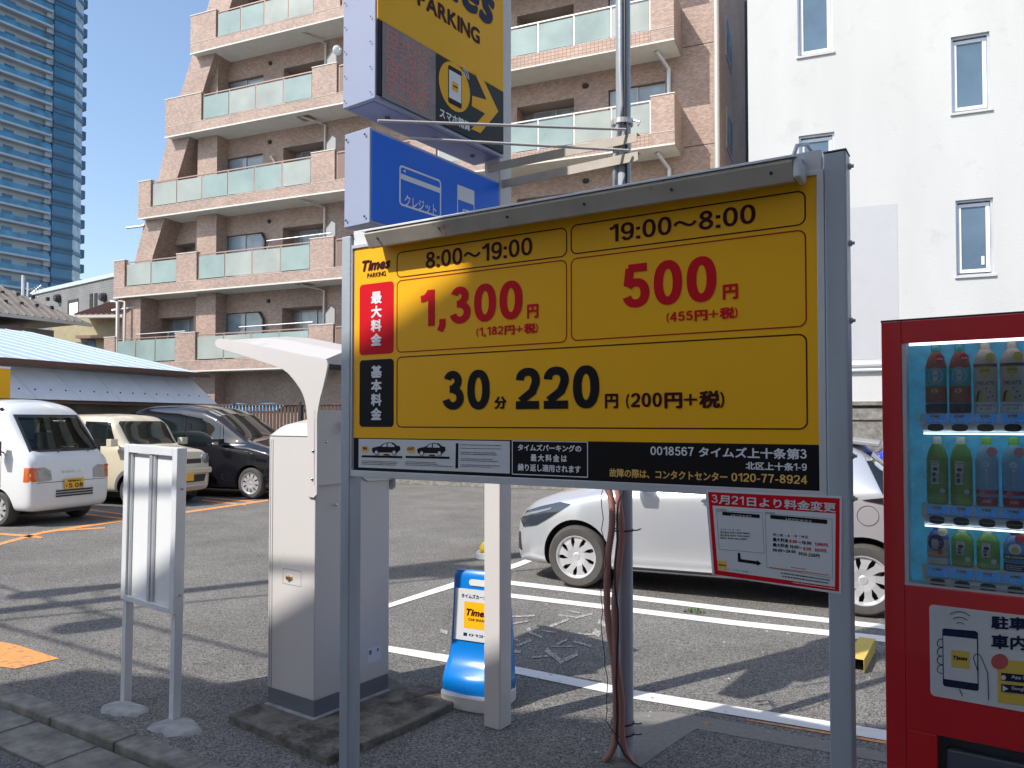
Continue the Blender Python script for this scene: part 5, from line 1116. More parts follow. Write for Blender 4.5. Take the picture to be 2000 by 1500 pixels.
for r_, row in enumerate(chars * 2):
    for c_, v in enumerate(row):
        if v == '1':
            u = a[0] + .015 + (b[0] - a[0] - .03) * c_ / 22; z = zs1 - .02 - (zs1 - zs0 - .04) * r_ / 24; dots.quad((u - .005, YF - .0042, z - .004), (u + .005, YF - .0042, z - .004), (u + .005, YF - .0042, z + .004), (u - .005, YF - .0042, z + .004))
dots.build('led_dots', led, py_, fix=False)
Yp = YF - .0012
cc = T.hit(888, 170, YF); rr = T.hit(888, 123, YF)[1] - cc[1]
ic = MB(); plate(ic, [(cc[0] + rr * math.cos(i * .2618), cc[1] + rr * math.sin(i * .2618)) for i in range(24)], Yp, 0)
ph = [cc[0] - .05, cc[0] + .052, cc[1] - .092, cc[1] + .092]
plate(ic, rrect(ph[0], ph[1], ph[2], ph[3], .01), Yp - .0008, 1); plate(ic, [(ph[0] + .005, ph[2] + .026), (ph[1] - .005, ph[2] + .026), (ph[1] - .005, ph[3] - .022), (ph[0] + .005, ph[3] - .022)], Yp - .0016, 2)
plate(ic, rrect(cc[0] - .022, cc[0] + .024, cc[1] - .022, cc[1] + .022, .005), Yp - .0024, 0); plate(ic, [(cc[0] - .016, cc[1] - .003), (cc[0] + .018, cc[1] - .003), (cc[0] + .018, cc[1] + .004), (cc[0] - .016, cc[1] + .004)], Yp - .003, 1)
for q in (.022, .036, .05):
    vs_, fs = ribbon(arc(cc[0] + .055, cc[1] + .075, q, q, 0, 85, 8), .005); ic.add([(x, Yp - .0024, z) for x, z in vs_], fs, 2)
plate(ic, [T.hit(x, y, YF) for x, y in ((924, 136), (936, 138), (973, 218), (938, 260), (920, 252), (947, 222), (921, 207), (922, 187), (950, 195))], Yp, 0)
ic.build('arrow_and_phone_print', [M['yellow2'], M['black'], M['ink_white']], py_, fix=False)
def TR(x0, x1, yb, yt, xm, v=YF): return T.hit(x0, yb, v)[0], T.hit(x1, yb, v)[0], T.hit(xm, yb, v)[1], T.hit(xm, yt, v)[1]
text('スマホ精算', TR(858, 918, 229, 212, 862), 'lettering', M['ink_white'], py_, Yp, bold=.04)
text('PARKING', TR(815, 937, 82, 55, 930), 'lettering', M['maroon'], py_, Yp, bold=.055)
tr = TR(772, 966, 42, -30, 950); text('Times', tr, 'lettering', M['navy'], py_, Yp, bold=.06, italic=.25)
# blue box
B2 = Fr(PB.x, PB.y, 54.3)
zb1 = T.hit(722, 248)[1]; zb0 = T.hit(722, 436)[1]; ub = T.hit(721, 300)[0]; uc = T.hit(975, 400)[0]
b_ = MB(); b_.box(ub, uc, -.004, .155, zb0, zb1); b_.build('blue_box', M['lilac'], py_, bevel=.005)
b_ = MB(); b_.box(ub + .012, uc - .012, -.0085, -.004, zb0 + .014, zb1 - .014); b_.build('blue_face', M['blue'], py_, bevel=.002)
sc2 = MB()
for v in (.02, .135):
    for z in (zb0 + .03, zb1 - .03): sc2.lathe([(0, ub - .009), (.005, ub - .009), (.005, ub - .006)], 8, 'x', (0, v, z))
sc2.build('box_screws', M['dark'], py_)
Yb = -.0092; ic = MB()
c0 = T.hit(781, 323, -.008); c1 = T.hit(860, 423, -.008); zc1 = T.hit(781, 325)[1]; zc0 = T.hit(781, 400)[1]
outline(ic, (c0[0], c1[0], zc0, zc1), .015, .009, Yb); hh = zc1 - zc0
plate(ic, [(c0[0], zc1 - hh * .34), (c1[0], zc1 - hh * .34), (c1[0], zc1 - hh * .2), (c0[0], zc1 - hh * .2)][::1], Yb - .0006)
plate(ic, [(c0[0] + .02, zc1 - hh * .1), (c0[0] + .035, zc1 - hh * .15), (c0[0] + .035, zc1 - hh * .05)], Yb)
d0 = T.hit(891, 361)[0]; d1 = T.hit(923, 372)[0]; dz = T.hit(891, 362)[1]; outline(ic, (d0, d1, dz - .26, dz), .003, .006, Yb)
plate(ic, [(d0, dz - .07), (d1, dz - .07), (d1, dz), (d0, dz)], Yb - .0006); vs_, fs = ribbon([(d0 + .03, dz - .17), (d1 - .03, dz - .17), (d1 - .015, dz - .11), (d0 + .045, dz - .11)], .006, True); ic.add([(x, Yb, z) for x, z in vs_], fs)
ic.build('card_icon', M['ink_white'], py_, fix=False)
text('クレジット', TR(790, 852, 402, 381, 796, -.008), 'lettering', M['ink_white'], py_, Yb, bold=.02)
MB().box(uc - .004, uc + .012, .03, .07, zb0 + .12, zb0 + .2).build('side_hinge', M['alu'], py_, bevel=.003)

# ------------------------------------------------------------------ round steel pole with braces and hoses
HP = gnd(1223, 1478)
up = thing('steel_pole', 'round grey steel pole with cable running up it, standing behind the yellow price board', 'pole', loc=HP)
MB().tube([(0, 0, -.05), (-.003, 0, 5.4)], .036, 20).build('tube', M['galv'], up, smooth='auto')
# grey flex strapped along the upper pole
MB().tube([(-.045, -.01, 2.62), (-.044, -.012, 2.9), (-.036, -.03, 3.0), (-.016, -.045, 3.12), (-.022, -.042, 3.3), (-.02, -.042, 5.3)], .013, 10).build('grey_cable', M['galv'], up, smooth=True)
MB().tube([(.002, -.041, 2.62), (.005, -.046, 2.9), (.0, -.05, 3.1), (.0, -.046, 5.3)], .006, 8).build('black_cable', M['trim'], up, smooth=True)
for z in (3.05,):
    q = MB(); q.lathe([(.05, z - .012), (.055, z - .012), (.055, z + .012), (.05, z + .012)], 20, 'z', (-.008, -.006, 0)); q.tube([(.04, -.03, z + .005), (.07, -.05, z - .01), (.06, -.06, z - .03)], .005); q.build('steel_band', M['alu'], up)
for z in (.17, .12, 1.08):
    q = MB(); q.lathe([(.052, z - .003), (.056, z - .003), (.056, z + .004), (.052, z + .004)], 20, 'z', (-.018, -.012, 0)); q.tube([(.03, -.035, z), (.05, -.05, z + .004), (.065, -.06, z + .012)], .003); q.build('cable_tie', M['trim'], up)
hose_m = mat('pink_hose', (.40, .20, .165), .6, var=.12, vscale=12)
def hose(name, pts, r, lab):
    mb = MB(); P_ = []; Rr = []
    pts = [Vector(p) for p in pts]; L_ = [0]
    for i in range(1, len(pts)): L_.append(L_[-1] + (pts[i] - pts[i - 1]).length)
    n = int(L_[-1] / .0065)
    def cr(t):
        for i in range(len(pts) - 1):
            if t <= L_[i + 1]: break
        u = (t - L_[i]) / (L_[i + 1] - L_[i]); p0, p1, p2, p3 = pts[max(i - 1, 0)], pts[i], pts[i + 1], pts[min(i + 2, len(pts) - 1)]
        return .5 * ((2 * p1) + (-p0 + p2) * u + (2 * p0 - 5 * p1 + 4 * p2 - p3) * u * u + (-p0 + 3 * p1 - 3 * p2 + p3) * u ** 3)
    for i in range(n + 1): P_.append(cr(L_[-1] * i / n)); Rr.append(r * (1.06 if i % 2 else .9))
    mb.tube(P_, Rr, 10); o = mb.build(name, hose_m, None, smooth=True); o.location = HP; return tag(o, lab, 'hose')
hose('corrugated_hose', [(-.11, -.05, .0), (-.075, -.05, .05), (-.055, -.045, .14), (-.058, -.045, .4), (-.085, -.045, .62), (-.095, -.045, .75), (-.09, -.045, .95), (-.07, -.045, 1.1), (-.072, -.045, 1.22), (-.10, -.045, 1.38), (-.1, -.04, 1.9)], .0165, 'left pink corrugated hose bulging away from the round steel pole')
hose('corrugated_hose', [(.02, -.075, .0), (-.012, -.07, .05), (-.028, -.06, .14), (-.03, -.055, .3), (-.055, -.06, .5), (-.06, -.06, .75), (-.035, -.055, .95), (-.026, -.055, 1.1), (-.04, -.05, 1.25), (-.045, -.05, 1.38), (-.045, -.05, 1.9)], .0165, 'right pink corrugated hose strapped against the round steel pole')
def cable(lab, pts, r=.004, name='black_wire'):
    o = MB().tube(pts, r, 8).build(name, M['trim'], None, smooth=True); o.location = HP; return tag(o, lab, 'cable')
def wob(z0, z1, x, y, amp, n, sd):
    rg2 = random.Random(sd); return [(x + rg2.uniform(-amp, amp), y, z0 + (z1 - z0) * i / n) for i in range(n + 1)]
cable('thick black cable running down between the two pink hoses to the ground', [(.09, -.17, .003), (.05, -.13, .004), (.02, -.1, .01), (-.02, -.09, .05)] + wob(.12, .45, -.055, -.083, .004, 4, 1) + wob(.6, 1.15, -.055, -.083, .008, 5, 2) + [(-.045, -.08, 1.22), (.0, -.07, 1.32), (.03, -.06, 1.42), (.04, -.02, 1.7)], .0055)
cable('thin wavy wire hanging left of the pink hoses', [(-.05, -.09, .12)] + wob(.2, .5, -.1, -.075, .01, 6, 3) + wob(.6, 1.25, -.115, -.07, .014, 12, 4) + [(-.09, -.06, 1.35)], .002)
cable('coiled black cable loop tucked behind the lower edge of the yellow board', [(-.18 + .035 * math.cos(a * .5), -.02 + .004 * a, 1.36 + .05 * math.sin(a * .5)) for a in range(0, 26)] + [(-.12, -.04, 1.31), (-.08, -.05, 1.24), (-.04, -.04, 1.2)], .005)
# braces between pylon and pole
q0 = dep(952, 322, 4.05); q1 = dep(1244, 262, 3.60); r0 = dep(972, 354, 4.05); r1 = dep(1246, 303, 3.60)
def beam(p, q, hgt, t, name, lab, mt):
    d = q - p; ang = math.atan2(d.y, d.x); L_ = math.hypot(d.x, d.y); o = MB(); o.box(0, L_, 0, t, -hgt / 2, hgt / 2); o.box(0, L_, t, t + .035, hgt / 2 - .005, hgt / 2)
    x = o.build(name, mt, None, bevel=.0015); x.location = p; x.rotation_euler = (0, -math.atan2(d.z, L_), ang); return tag(x, lab, 'brace', 'angle braces between pylon and steel pole')
q1.z = q0.z = 2.945; r0.z = r1.z = 2.855
beam(q0, q1, .045, .005, 'angle_brace', 'upper steel angle brace with rust spots joining pylon and round pole', M['steel_brown'])
beam(r0, r1, .045, .005, 'angle_brace', 'lower steel angle brace joining pylon and round pole', M['steel_brown'])
for a, b, lab in (((738, 236, 3.25), (1222, 253, 3.62), 'upper thin stay rod from the sign box underside to the pole'), ((800, 270, 3.42), (1228, 294, 3.6), 'lower thin stay rod from the sign box underside to the pole')):
    A, B = dep(*a), dep(*b); A.z = min(A.z, zB - .004)
    o = MB().tube([A, A + (B - A) * .02, B], .0065, 10).build('stay_rod', M['cream'], None, smooth='auto'); tag(o, lab, 'rod', 'thin stay rods under the tall sign box')
# ------------------------------------------------------------------ payment machine under its white canopy
C = gnd(613, 1404, .045)
KF = Fr(C.x, C.y, -35.7)
pad = MB(); pc = [KF.loc(gnd(*p, .045)) for p in ((435, 1398), (640, 1478), (865, 1345))]
padt = thing('machine_plinth', 'low stained concrete plinth under the payment machine', 'plinth', KF)
pu0, pv0 = pc[0].x, pc[1].y; pu1 = pc[1].x; pv1 = pc[2].y
q = MB(); q.prism([(pu0, pv0 + .04), (pu0 + .3, pv0 + .03), (pu1, pv0), (pu1 + .03, (pv0 + pv1) / 2), (pu1 + .02, pv1), (pu0 - .01, pv1)], -.02, .045, 'z'); q.build('plinth_slab', M['pad'], padt, bevel=.012, seg=3)
q = MB(); q.prism([(-.39, -.02), (.02, -.025), (.025, .54), (-.39, .54)], .0453, .05, 'z'); q.build('sealant_bead', M['footing'], padt)
KW = -KF.hit(523, 1200)[0]; KD = .55
km = thing('payment_machine', 'beige parking payment machine with canopy, brass lock and grey foot', 'payment machine', KF)
MB().box(-KW + .004, -.003, .003, KD - .003, .045, .134).build('foot', M['grey_base'], km, bevel=.003)
MB().box(-KW, 0, 0, KD, .134, 1.52).build('body', M['cream'], km, bevel=.007, seg=3)
# domed lid
lid = MB(); prof = [(-KW, 1.522), (-KW + .006, 1.545), (-KW + .03, 1.578), (-KW + .08, 1.60), (-KW + .16, 1.612), (0, 1.612), (0, 1.522)]
n = len(prof)
for v0, v1, k0, k1 in ((0, .05, .0, .75), (.05, .14, .75, 1), (.14, KD - .14, 1, 1), (KD - .14, KD, 1, 0)):
    pa = [(u, v0, 1.522 + (z - 1.522) * k0) for u, z in prof]; pb = [(u, v1, 1.522 + (z - 1.522) * k1) for u, z in prof]
    lid.add(pa + pb, [(i, (i + 1) % n, (i + 1) % n + n, i + n) for i in range(n)])
lid.build('lid', M['cream'], km, smooth='auto')
g_ = MB(); g_.box(-KW + .034, -KW + .0375, -.0012, .001, .14, 1.5); g_.box(-KW + .016, -KW + .018, -.0012, .001, .14, 1.5); g_.box(-KW + .002, -.001, -.0008, .001, 1.517, 1.5205); g_.box(-.001, .0008, .002, KD - .001, 1.517, 1.5205); g_.build('door_seam', M['grey_base'], km)
def KH(x, y, v=0): return KF.hit(x, y, v)
a = KH(553, 1110); b = KH(588, 1146); vs_, fs = ribbon([(a[0], a[1]), (b[0], a[1]), (b[0], b[1]), (a[0], b[1])], .0022, True)
lk = MB(); lk.add([(x, -.0008, z) for x, z in vs_], fs); lk.build('lock_plate_edge', M['grey_base'], km, fix=False)
brass = mat('brass', (.6, .38, .16), .35, .8); cl = KH(564, 1128)
q = MB(); q.lathe([(0, -.012), (.012, -.012), (.0135, -.009), (.0135, 0)], 20, 'y', (cl[0], 0, cl[1])); q.box(cl[0], cl[0] + .03, -.007, 0, cl[1] - .008, cl[1] + .008); q.build('brass_lock', brass, km, bevel=.001)
q = MB(); q.lathe([(0, -.0135), (.005, -.0135), (.005, -.0125)], 12, 'y', (cl[0], 0, cl[1])); q.build('keyhole', M['trim'], km)
# sticker on right face
KR = Fr(C.x, C.y, 54.3)
a = KR.hit(718, 1268); b = KR.hit(748, 1290)
q = MB(); q.box(.0002, .0014, a[0], b[0] - .02, b[1] + .012, a[1] - .0); q.build('sticker', M['paper'], km)
q = MB(); q.box(.0014, .0018, b[0] - .05, b[0] - .035, a[1] - .03, a[1] - .012); q.box(.0014, .0018, a[0] + .01, a[0] + .03, a[1] - .035, a[1] - .01); q.build('sticker_print', M['grey_base'], km)
# canopy: profiled side plates, clamp and roof
z5 = lambda x, y: (400 + .2 * x, 600 + .2 * y)
prof = [(105, 325), (98, 350), (103, 378), (130, 398), (190, 420), (330, 460), (480, 510), (620, 555), (750, 600), (810, 645), (850, 690), (893, 745), (930, 800), (955, 850), (973, 905), (983, 950), (990, 1000), (997, 1100), (1000, 1250), (1000, 1850), (1060, 1862), (1093, 1830), (1095, 1400), (1095, 1100), (1100, 1030), (1112, 960), (1128, 880), (1150, 800), (1175, 690), (1197, 585), (1199, 555), (1188, 525), (1160, 502), (1080, 485), (980, 468), (800, 428), (600, 385), (380, 340), (200, 312), (130, 308)]
PV = -.014
pl_ = [KF.hit(*z5(x, y), PV) for x, y in prof]
ca = thing('canopy', 'curved white canopy clamped over the payment machine', 'canopy', KF)
q = MB(); q.prism(pl_[::-1], PV, PV + .012); q.build('side_plate', M['cream'], ca, bevel=.002)
off = KD + .016
q = MB(); q.prism([(u, z) for u, z in pl_[::-1] if z > 0], PV + off + .012, PV + off + .024); q.build('side_plate', M['cream'], ca, bevel=.002)
zc = KF.hit(*z5(640, 1850), PV)[1]
q = MB(); q.box(.0005, .016, -.014, .30, 1.26, 1.66); q.build('clamp_plate', M['cream'], ca, bevel=.004)
q = MB(); q.prism([(.30, 1.40), (.30, 1.52), (.60, 1.52), (.60, 1.26), (.37, 1.26), (.33, 1.28), (.30, 1.33)], .0005, .012, 'x'); q.build('clamp_plate', M['cream'], ca, bevel=.002)
for v, z in ((.06, 1.49), (.17, 1.49), (.13, 1.15), (.55, 1.35)):
    q = MB(); q.lathe([(0, .023), (.004, .023), (.0085, .018), (.0095, .0155)], 14, 'x', (0, v, z)) if v != .55 else q.lathe([(0, .019), (.004, .019), (.0085, .015), (.0095, .012)], 14, 'x', (0, v, z)); q.build('bolt', M['chrome'], ca, smooth=True)
for x, y in ((1058, 1405), (1050, 1680)):
    u, z = KF.hit(*z5(x, y), PV); q = MB(); q.lathe([(0, PV - .008), (.004, PV - .008), (.0085, PV - .003), (.0095, PV)], 14, 'y', (u, 0, z)); q.build('bolt', M['chrome'], ca, smooth=True)
# roof slab follows the plate's upper edge
top = [KF.hit(*z5(x, y), PV) for x, y in ((140, 330), (200, 322), (380, 350), (600, 395), (800, 438), (980, 478), (1080, 495), (1150, 512))]
rf = MB(); m_ = len(top)
V0, V1 = PV + .0125, PV + off + .0115
rows = [(V0, .0), (V0 + .14, .055), ((V0 + V1) / 2, .08), (V1 - .14, .06), (V1, .0), (V1, -.02), (V0, -.02)]
for i in range(m_ - 1):
    for j in range(len(rows)):
        a, b = rows[j], rows[(j + 1) % len(rows)]; k0 = min(1, i / 2.5); k1 = min(1, (i + 1) / 2.5)
        f_ = lambda t, k: t[1] * k if t[1] > 0 else t[1]
        rf.quad((top[i][0], a[0], top[i][1] + f_(a, k0)), (top[i + 1][0], a[0], top[i + 1][1] + f_(a, k1)), (top[i + 1][0], b[0], top[i + 1][1] + f_(b, k1)), (top[i][0], b[0], top[i][1] + f_(b, k0)))
for i in (0, m_ - 1):
    k0 = min(1, i / 2.5); rf.add([(top[i][0], a[0], top[i][1] + (a[1] * k0 if a[1] > 0 else a[1])) for a in rows], [tuple(range(len(rows)))])
rf.build('roof_panel', M['cream'], ca, smooth='auto')
q = MB(); q.tube([(top[-1][0] - .02, V0 + .01, top[-1][1] - .03), (top[-1][0] - .02, V1 - .01, top[-1][1] - .03)], .018, 10); q.build('cross_tube', M['trim'], ca, smooth='auto')
q = MB(); q.box(.03, .09, .18, .30, 1.55, 1.60); q.build('socket_box', M['cream'], ca, bevel=.006)
q = MB(); q.tube([(.03, .25, 1.575), (.02, .36, 1.58), (.02, .38, 1.52), (.015, .34, 1.44), (.012, .33, 1.42)], .006, 8); q.build('cable', M['trim'], ca, smooth=True)

# ------------------------------------------------------------------ empty two-panel notice frame on posts
NB = gnd(238, 1372); NB2 = gnd(333, 1411)
ang = math.degrees(math.atan2(NB2.y - NB.y, NB2.x - NB.x)); NW = (NB2 - NB).length
NF = Fr(NB.x, NB.y, ang)
nf = thing('notice_frame', 'empty aluminium notice frame with two white panels on thin posts', 'notice frame', NF); nf.rotation_euler = (0, R(1.35), NF.a)
z0, z1 = .585, 1.47
for u in (0, NW): MB().box(u - .022, u + .022, .0, .045, -.05, z0).build('post', M['alu_white'], nf, bevel=.004)
g_ = MB()
g_.box(-.022, .026, -.012, .045, z0, z1); g_.box(NW - .026, NW + .022, -.012, .045, z0, z1); g_.box(.026, NW - .026, -.012, .045, z1 - .045, z1); g_.box(.026, NW - .026, -.012, .045, z0, z0 + .03)
g_.build('outer_frame', M['alu_white'], nf, bevel=.003)
g_ = MB(); g_.box(NW / 2 - .016, NW / 2 + .016, -.006, .04, z0 + .0305, z1 - .0455); g_.build('mullion', M['alu'], nf, bevel=.004)
for a, b in ((.026, NW / 2 - .016), (NW / 2 + .016, NW - .026)):
    g_ = MB(); g_.box(a + .0005, a + .022, .0, .03, z0 + .0305, z1 - .0455); g_.build('inner_bead', M['alu'], nf, bevel=.002)
    MB().box(a + .0225, b - .0005, .012, .02, z0 + .031, z1 - .05).build('white_panel', M['white'], nf)
MB().lathe([(0, NW + .03), (.006, NW + .03), (.006, NW + .022)], 8, 'x', (0, .02, z1 - .22)).build('screw', M['steel_brown'], nf)
MB().lathe([(0, NW + .03), (.006, NW + .03), (.006, NW + .022)], 8, 'x', (0, .02, z0 + .1)).build('screw', M['steel_brown'], nf)
rg = random.Random(12)
for p, r_, lab in ((gnd(243, 1386), .13, 'lumpy concrete footing around the left post of the notice frame'), (gnd(343, 1421), .135, 'lumpy concrete footing around the right post of the notice frame')):
    mb = MB(); n = 16; rs = [r_ * rg.uniform(.72, 1.15) for _ in range(n)]
    lo = [(rs[i] * 1.25 * math.cos(i * 2 * math.pi / n), rs[i] * .85 * math.sin(i * 2 * math.pi / n), -.005) for i in range(n)]
    mi = [(x * .84, y * .84, .014 + rg.uniform(-.003, .004)) for x, y, z in lo]; hi = [(x * .35, y * .35, .022 + rg.uniform(-.002, .005)) for x, y, z in lo]
    mb.add(lo + mi + hi + [(0, 0, .026)], [(i, (i + 1) % n, (i + 1) % n + n, i + n) for i in range(n)] + [(i + n, (i + 1) % n + n, (i + 1) % n + 2 * n, i + 2 * n) for i in range(n)] + [(i + 2 * n, (i + 1) % n + 2 * n, 3 * n) for i in range(n)])
    o = mb.build('concrete_footing', M['footing'], smooth=True); o.location = p; o.rotation_euler = (0, 0, -.5); tag(o, lab, 'footing')

# ------------------------------------------------------------------ sign stands
def stand(name, lab, loc, ang, body_m, prn):
    t = thing(name, lab, 'sign stand', loc=loc, rz=R(ang)); hw = .185
    def side(s_, off=0): return [(v, z) for v, z in s_]
    prof = [(-.15, .075), (-.15, .14), (-.125, .175), (-.08, .205), (-.045, .25), (-.03, .31), (-.022, .40), (-.012, .55), (-.006, .695), (.0, .72), (.012, .735), (.045, .735), (.06, .72), (.10, .4), (.14, .13), (.14, .075)]
    mb = MB(); n = len(prof)
    for k, (u, sc_, ins) in enumerate(((-1, 1, 0), (1, 1, 0))): pass
    cols = [(-hw, .018), (-hw + .012, .004), (-hw + .04, 0), (0, 0), (hw - .04, 0), (hw - .012, .004), (hw, .018)]
    rings = []
    for u, ins in cols:
        ring = []
        for v, z in prof:
            w_ = 1 - .07 * max(0, (z - .1) / .64); vv = v + (ins if v < .02 else -ins); zz = z - (ins * .6 if z > .7 else 0)
            if z < .2: vv *= 1 - .25 * (abs(u) / hw) ** 3
            ring.append((u * w_, vv, zz))
        rings.append(ring)
    for i in range(len(rings) - 1):
        mb.add(rings[i] + rings[i + 1], [(j, (j + 1) % n, (j + 1) % n + n, j + n) for j in range(n)])
    mb.add(rings[0], [tuple(range(n))]); mb.add(rings[-1], [tuple(range(n - 1, -1, -1))])
    me = mb.build('body', body_m, t, smooth='auto', ang=40)
    bm = bmesh.new(); bm.from_mesh(me.data); bmesh.ops.remove_doubles(bm, verts=bm.verts, dist=1e-5); bmesh.ops.recalc_face_normals(bm, faces=bm.faces); bm.to_mesh(me.data); bm.free()
    b = MB(); pts = [(hw * 1.04 * math.copysign(abs(math.cos(a)) ** .45, math.cos(a)), -.005 + .178 * math.copysign(abs(math.sin(a)) ** .6, math.sin(a))) for a in [i * math.pi / 12 for i in range(24)]]
    b.prism(pts, 0, .08, 'z'); b.build('base', mat('stand_base', (.62, .62, .6), .5, var=.1), t, bevel=.01, seg=3)
    if prn: MB().prism(rrect(-.06, .06, .655, .69, .015)[::-1], -.0135, .03).build('handle_slot', M['white'], t)
    if prn:
        q = MB(); q.prism([(-.15, .345), (.15, .345), (.145, .635), (-.145, .635)], -.0195, -.0165); o = q.build('paper_panel', M['paper'], t); 
        for v in o.data.vertices: v.co.y += -.016 + (v.co.z - .345) * .055
        pr = MB()
        pt = lambda p: (p[0], -.036 + (p[2] - .345) * .055 + p[1], p[2])
        text('タイムズカーシェア', (-.105, .105, .585, .607), '', None, None, -.0006, pr, 0, put=pt, bold=.03)
        plate(pr, rrect(-.085, .085, .415, .565, .006), -.0005, 1, pt); text('Times', (-.07, .07, .488, .523), '', None, None, -.0011, pr, 2, put=pt, bold=.07, italic=.25)
        text('CAR SHARE', (-.055, .055, .459, .472), '', None, None, -.0011, pr, 2, put=pt, bold=.04)
        text('0120', (-.05, .08, .372, .386), '', None, None, -.0006, pr, 0, put=pt, bold=.02); plate(pr, [(-.085, .37), (-.062, .37), (-.062, .388), (-.085, .388)], -.0006, 0, pt)
        pr.build('panel_print', [M['navy'], M['yellow'], M['maroon']], t, fix=False)
    return t
bs = gnd(936, 1369); stand('sign_stand', 'bright blue plastic sign stand on a white base behind the white pole', bs, -26, mat('blue_plastic', (.0, .19, .62), .28, coat=.3, var=.04), True)
ys = gnd(962, 1092); stand('sign_stand', 'yellow plastic stand half hidden behind the white pole, farther back than the blue one', (ys.x, ys.y + .1, 0), -100, mat('yellow_plastic', (.75, .52, .05), .35), False)

# yellow steel wheel channel at the right, beside the machine
wsf = Fr(*gnd(1688, 1316).xy, 58)
q = MB(); q.box(0, .55, 0, .0035, 0, .085); q.box(0, .55, .1, .1035, 0, .085); q.box(0, .55, -.0005, .104, .085, .089)
t = thing('yellow_channel', 'yellow steel channel lying on the bay beside the vending machine', 'channel', wsf); q.build('channel_body', worn_paint('chipped_yellow', (.62, .45, .1), (.25, .2, .1), .3, .42, 12), t, bevel=.002)

# ------------------------------------------------------------------ drinks vending machine
vo = dep(1725, 800, 2.42)
VF = Fr(vo.x, vo.y, -34.8)
vm = thing('vending_machine', 'red drinks vending machine with lit display window at right edge', 'vending machine', VF)
vt = VF.hit(1725, 631)[1]; VW = 1.02
a = VF.hit(1762, 672); zW1 = a[1]; uW0 = a[0]; zW0 = VF.hit(1766, 1140)[1]; uW1 = VW - .06
q = MB(); vm_b = q.box(0, VW, .05, .72, .06, vt - .004).build('cabinet', M['vm_red'], vm, bevel=.006)
q = MB(); q.box(0, uW0, -.02, .049, .07, vt); q.box(uW1, VW, -.02, .049, .07, vt); q.box(uW0, uW1, -.02, .049, zW1, vt)
zC = VF.hit(1832, 1432)[1]; q.box(uW0, uW1, -.02, .049, zC, zW0); q.box(uW0, VF.hit(1832, 1432)[0], -.02, .049, .07, zC); q.box(uW1 - .12, uW1, -.02, .049, .07, zC); q.build('door', M['vm_red'], vm, bevel=.003, seg=2)
q = MB(); q.box(-.004, VW, .0, .3, vt + .001, vt + .008); q.build('top_trim', M['dark'], vm)
ice = mat('glowing_ice_print', (.06, .36, .58), .5, var=.5, vscale=22, detail=8, emis=.14)  # backing print given a faint glow so the display looks lit
for k_, w_ in ((0, 0),): MB().box(uW0, uW1, .045, .049, zW0, zW1).build('display_back', ice, vm)
q = MB(); q.box(uW0 + .0005, uW0 + .012, -.012, .0445, zW0, zW1); q.box(uW0, uW1, -.013, .044, zW0 + .0005, zW0 + .008); q.build('display_reveal', M['alu_white'], vm)
q = MB(); q.box(uW0 + .013, uW1, -.0165, -.0135, zW0 + .009, zW1 - .001); q.build('display_glass', glass('display_glass', (.9, .95, .97)), vm)
zC0 = .3; uC = VF.hit(1832, 1432)[0]
q = MB(); q.box(uC, uW1 - .1205, .03, .0495, .07, zC); q.build('delivery_recess', mat('recess_grey', (.06, .07, .09), .3), vm)
q = MB(); q.box(uC + .02, uW1 - .14, .0, .029, .1, zC - .04); q.build('delivery_flap', mat('flap_plastic', (.09, .1, .13), .15, coat=.5), vm, bevel=.008)
tb = mat('added_glow_tube', (.85, .93, .97), .4, emis=2.0)  # glowing tubes added at the top and under the rails to brighten the bottles
q = MB(); q.tube([(uW0 + .02, -.006, zW1 - .004), (uW1 - .02, -.006, zW1 - .004)], .004, 8); q.build('added_glow_tube', tb, vm)
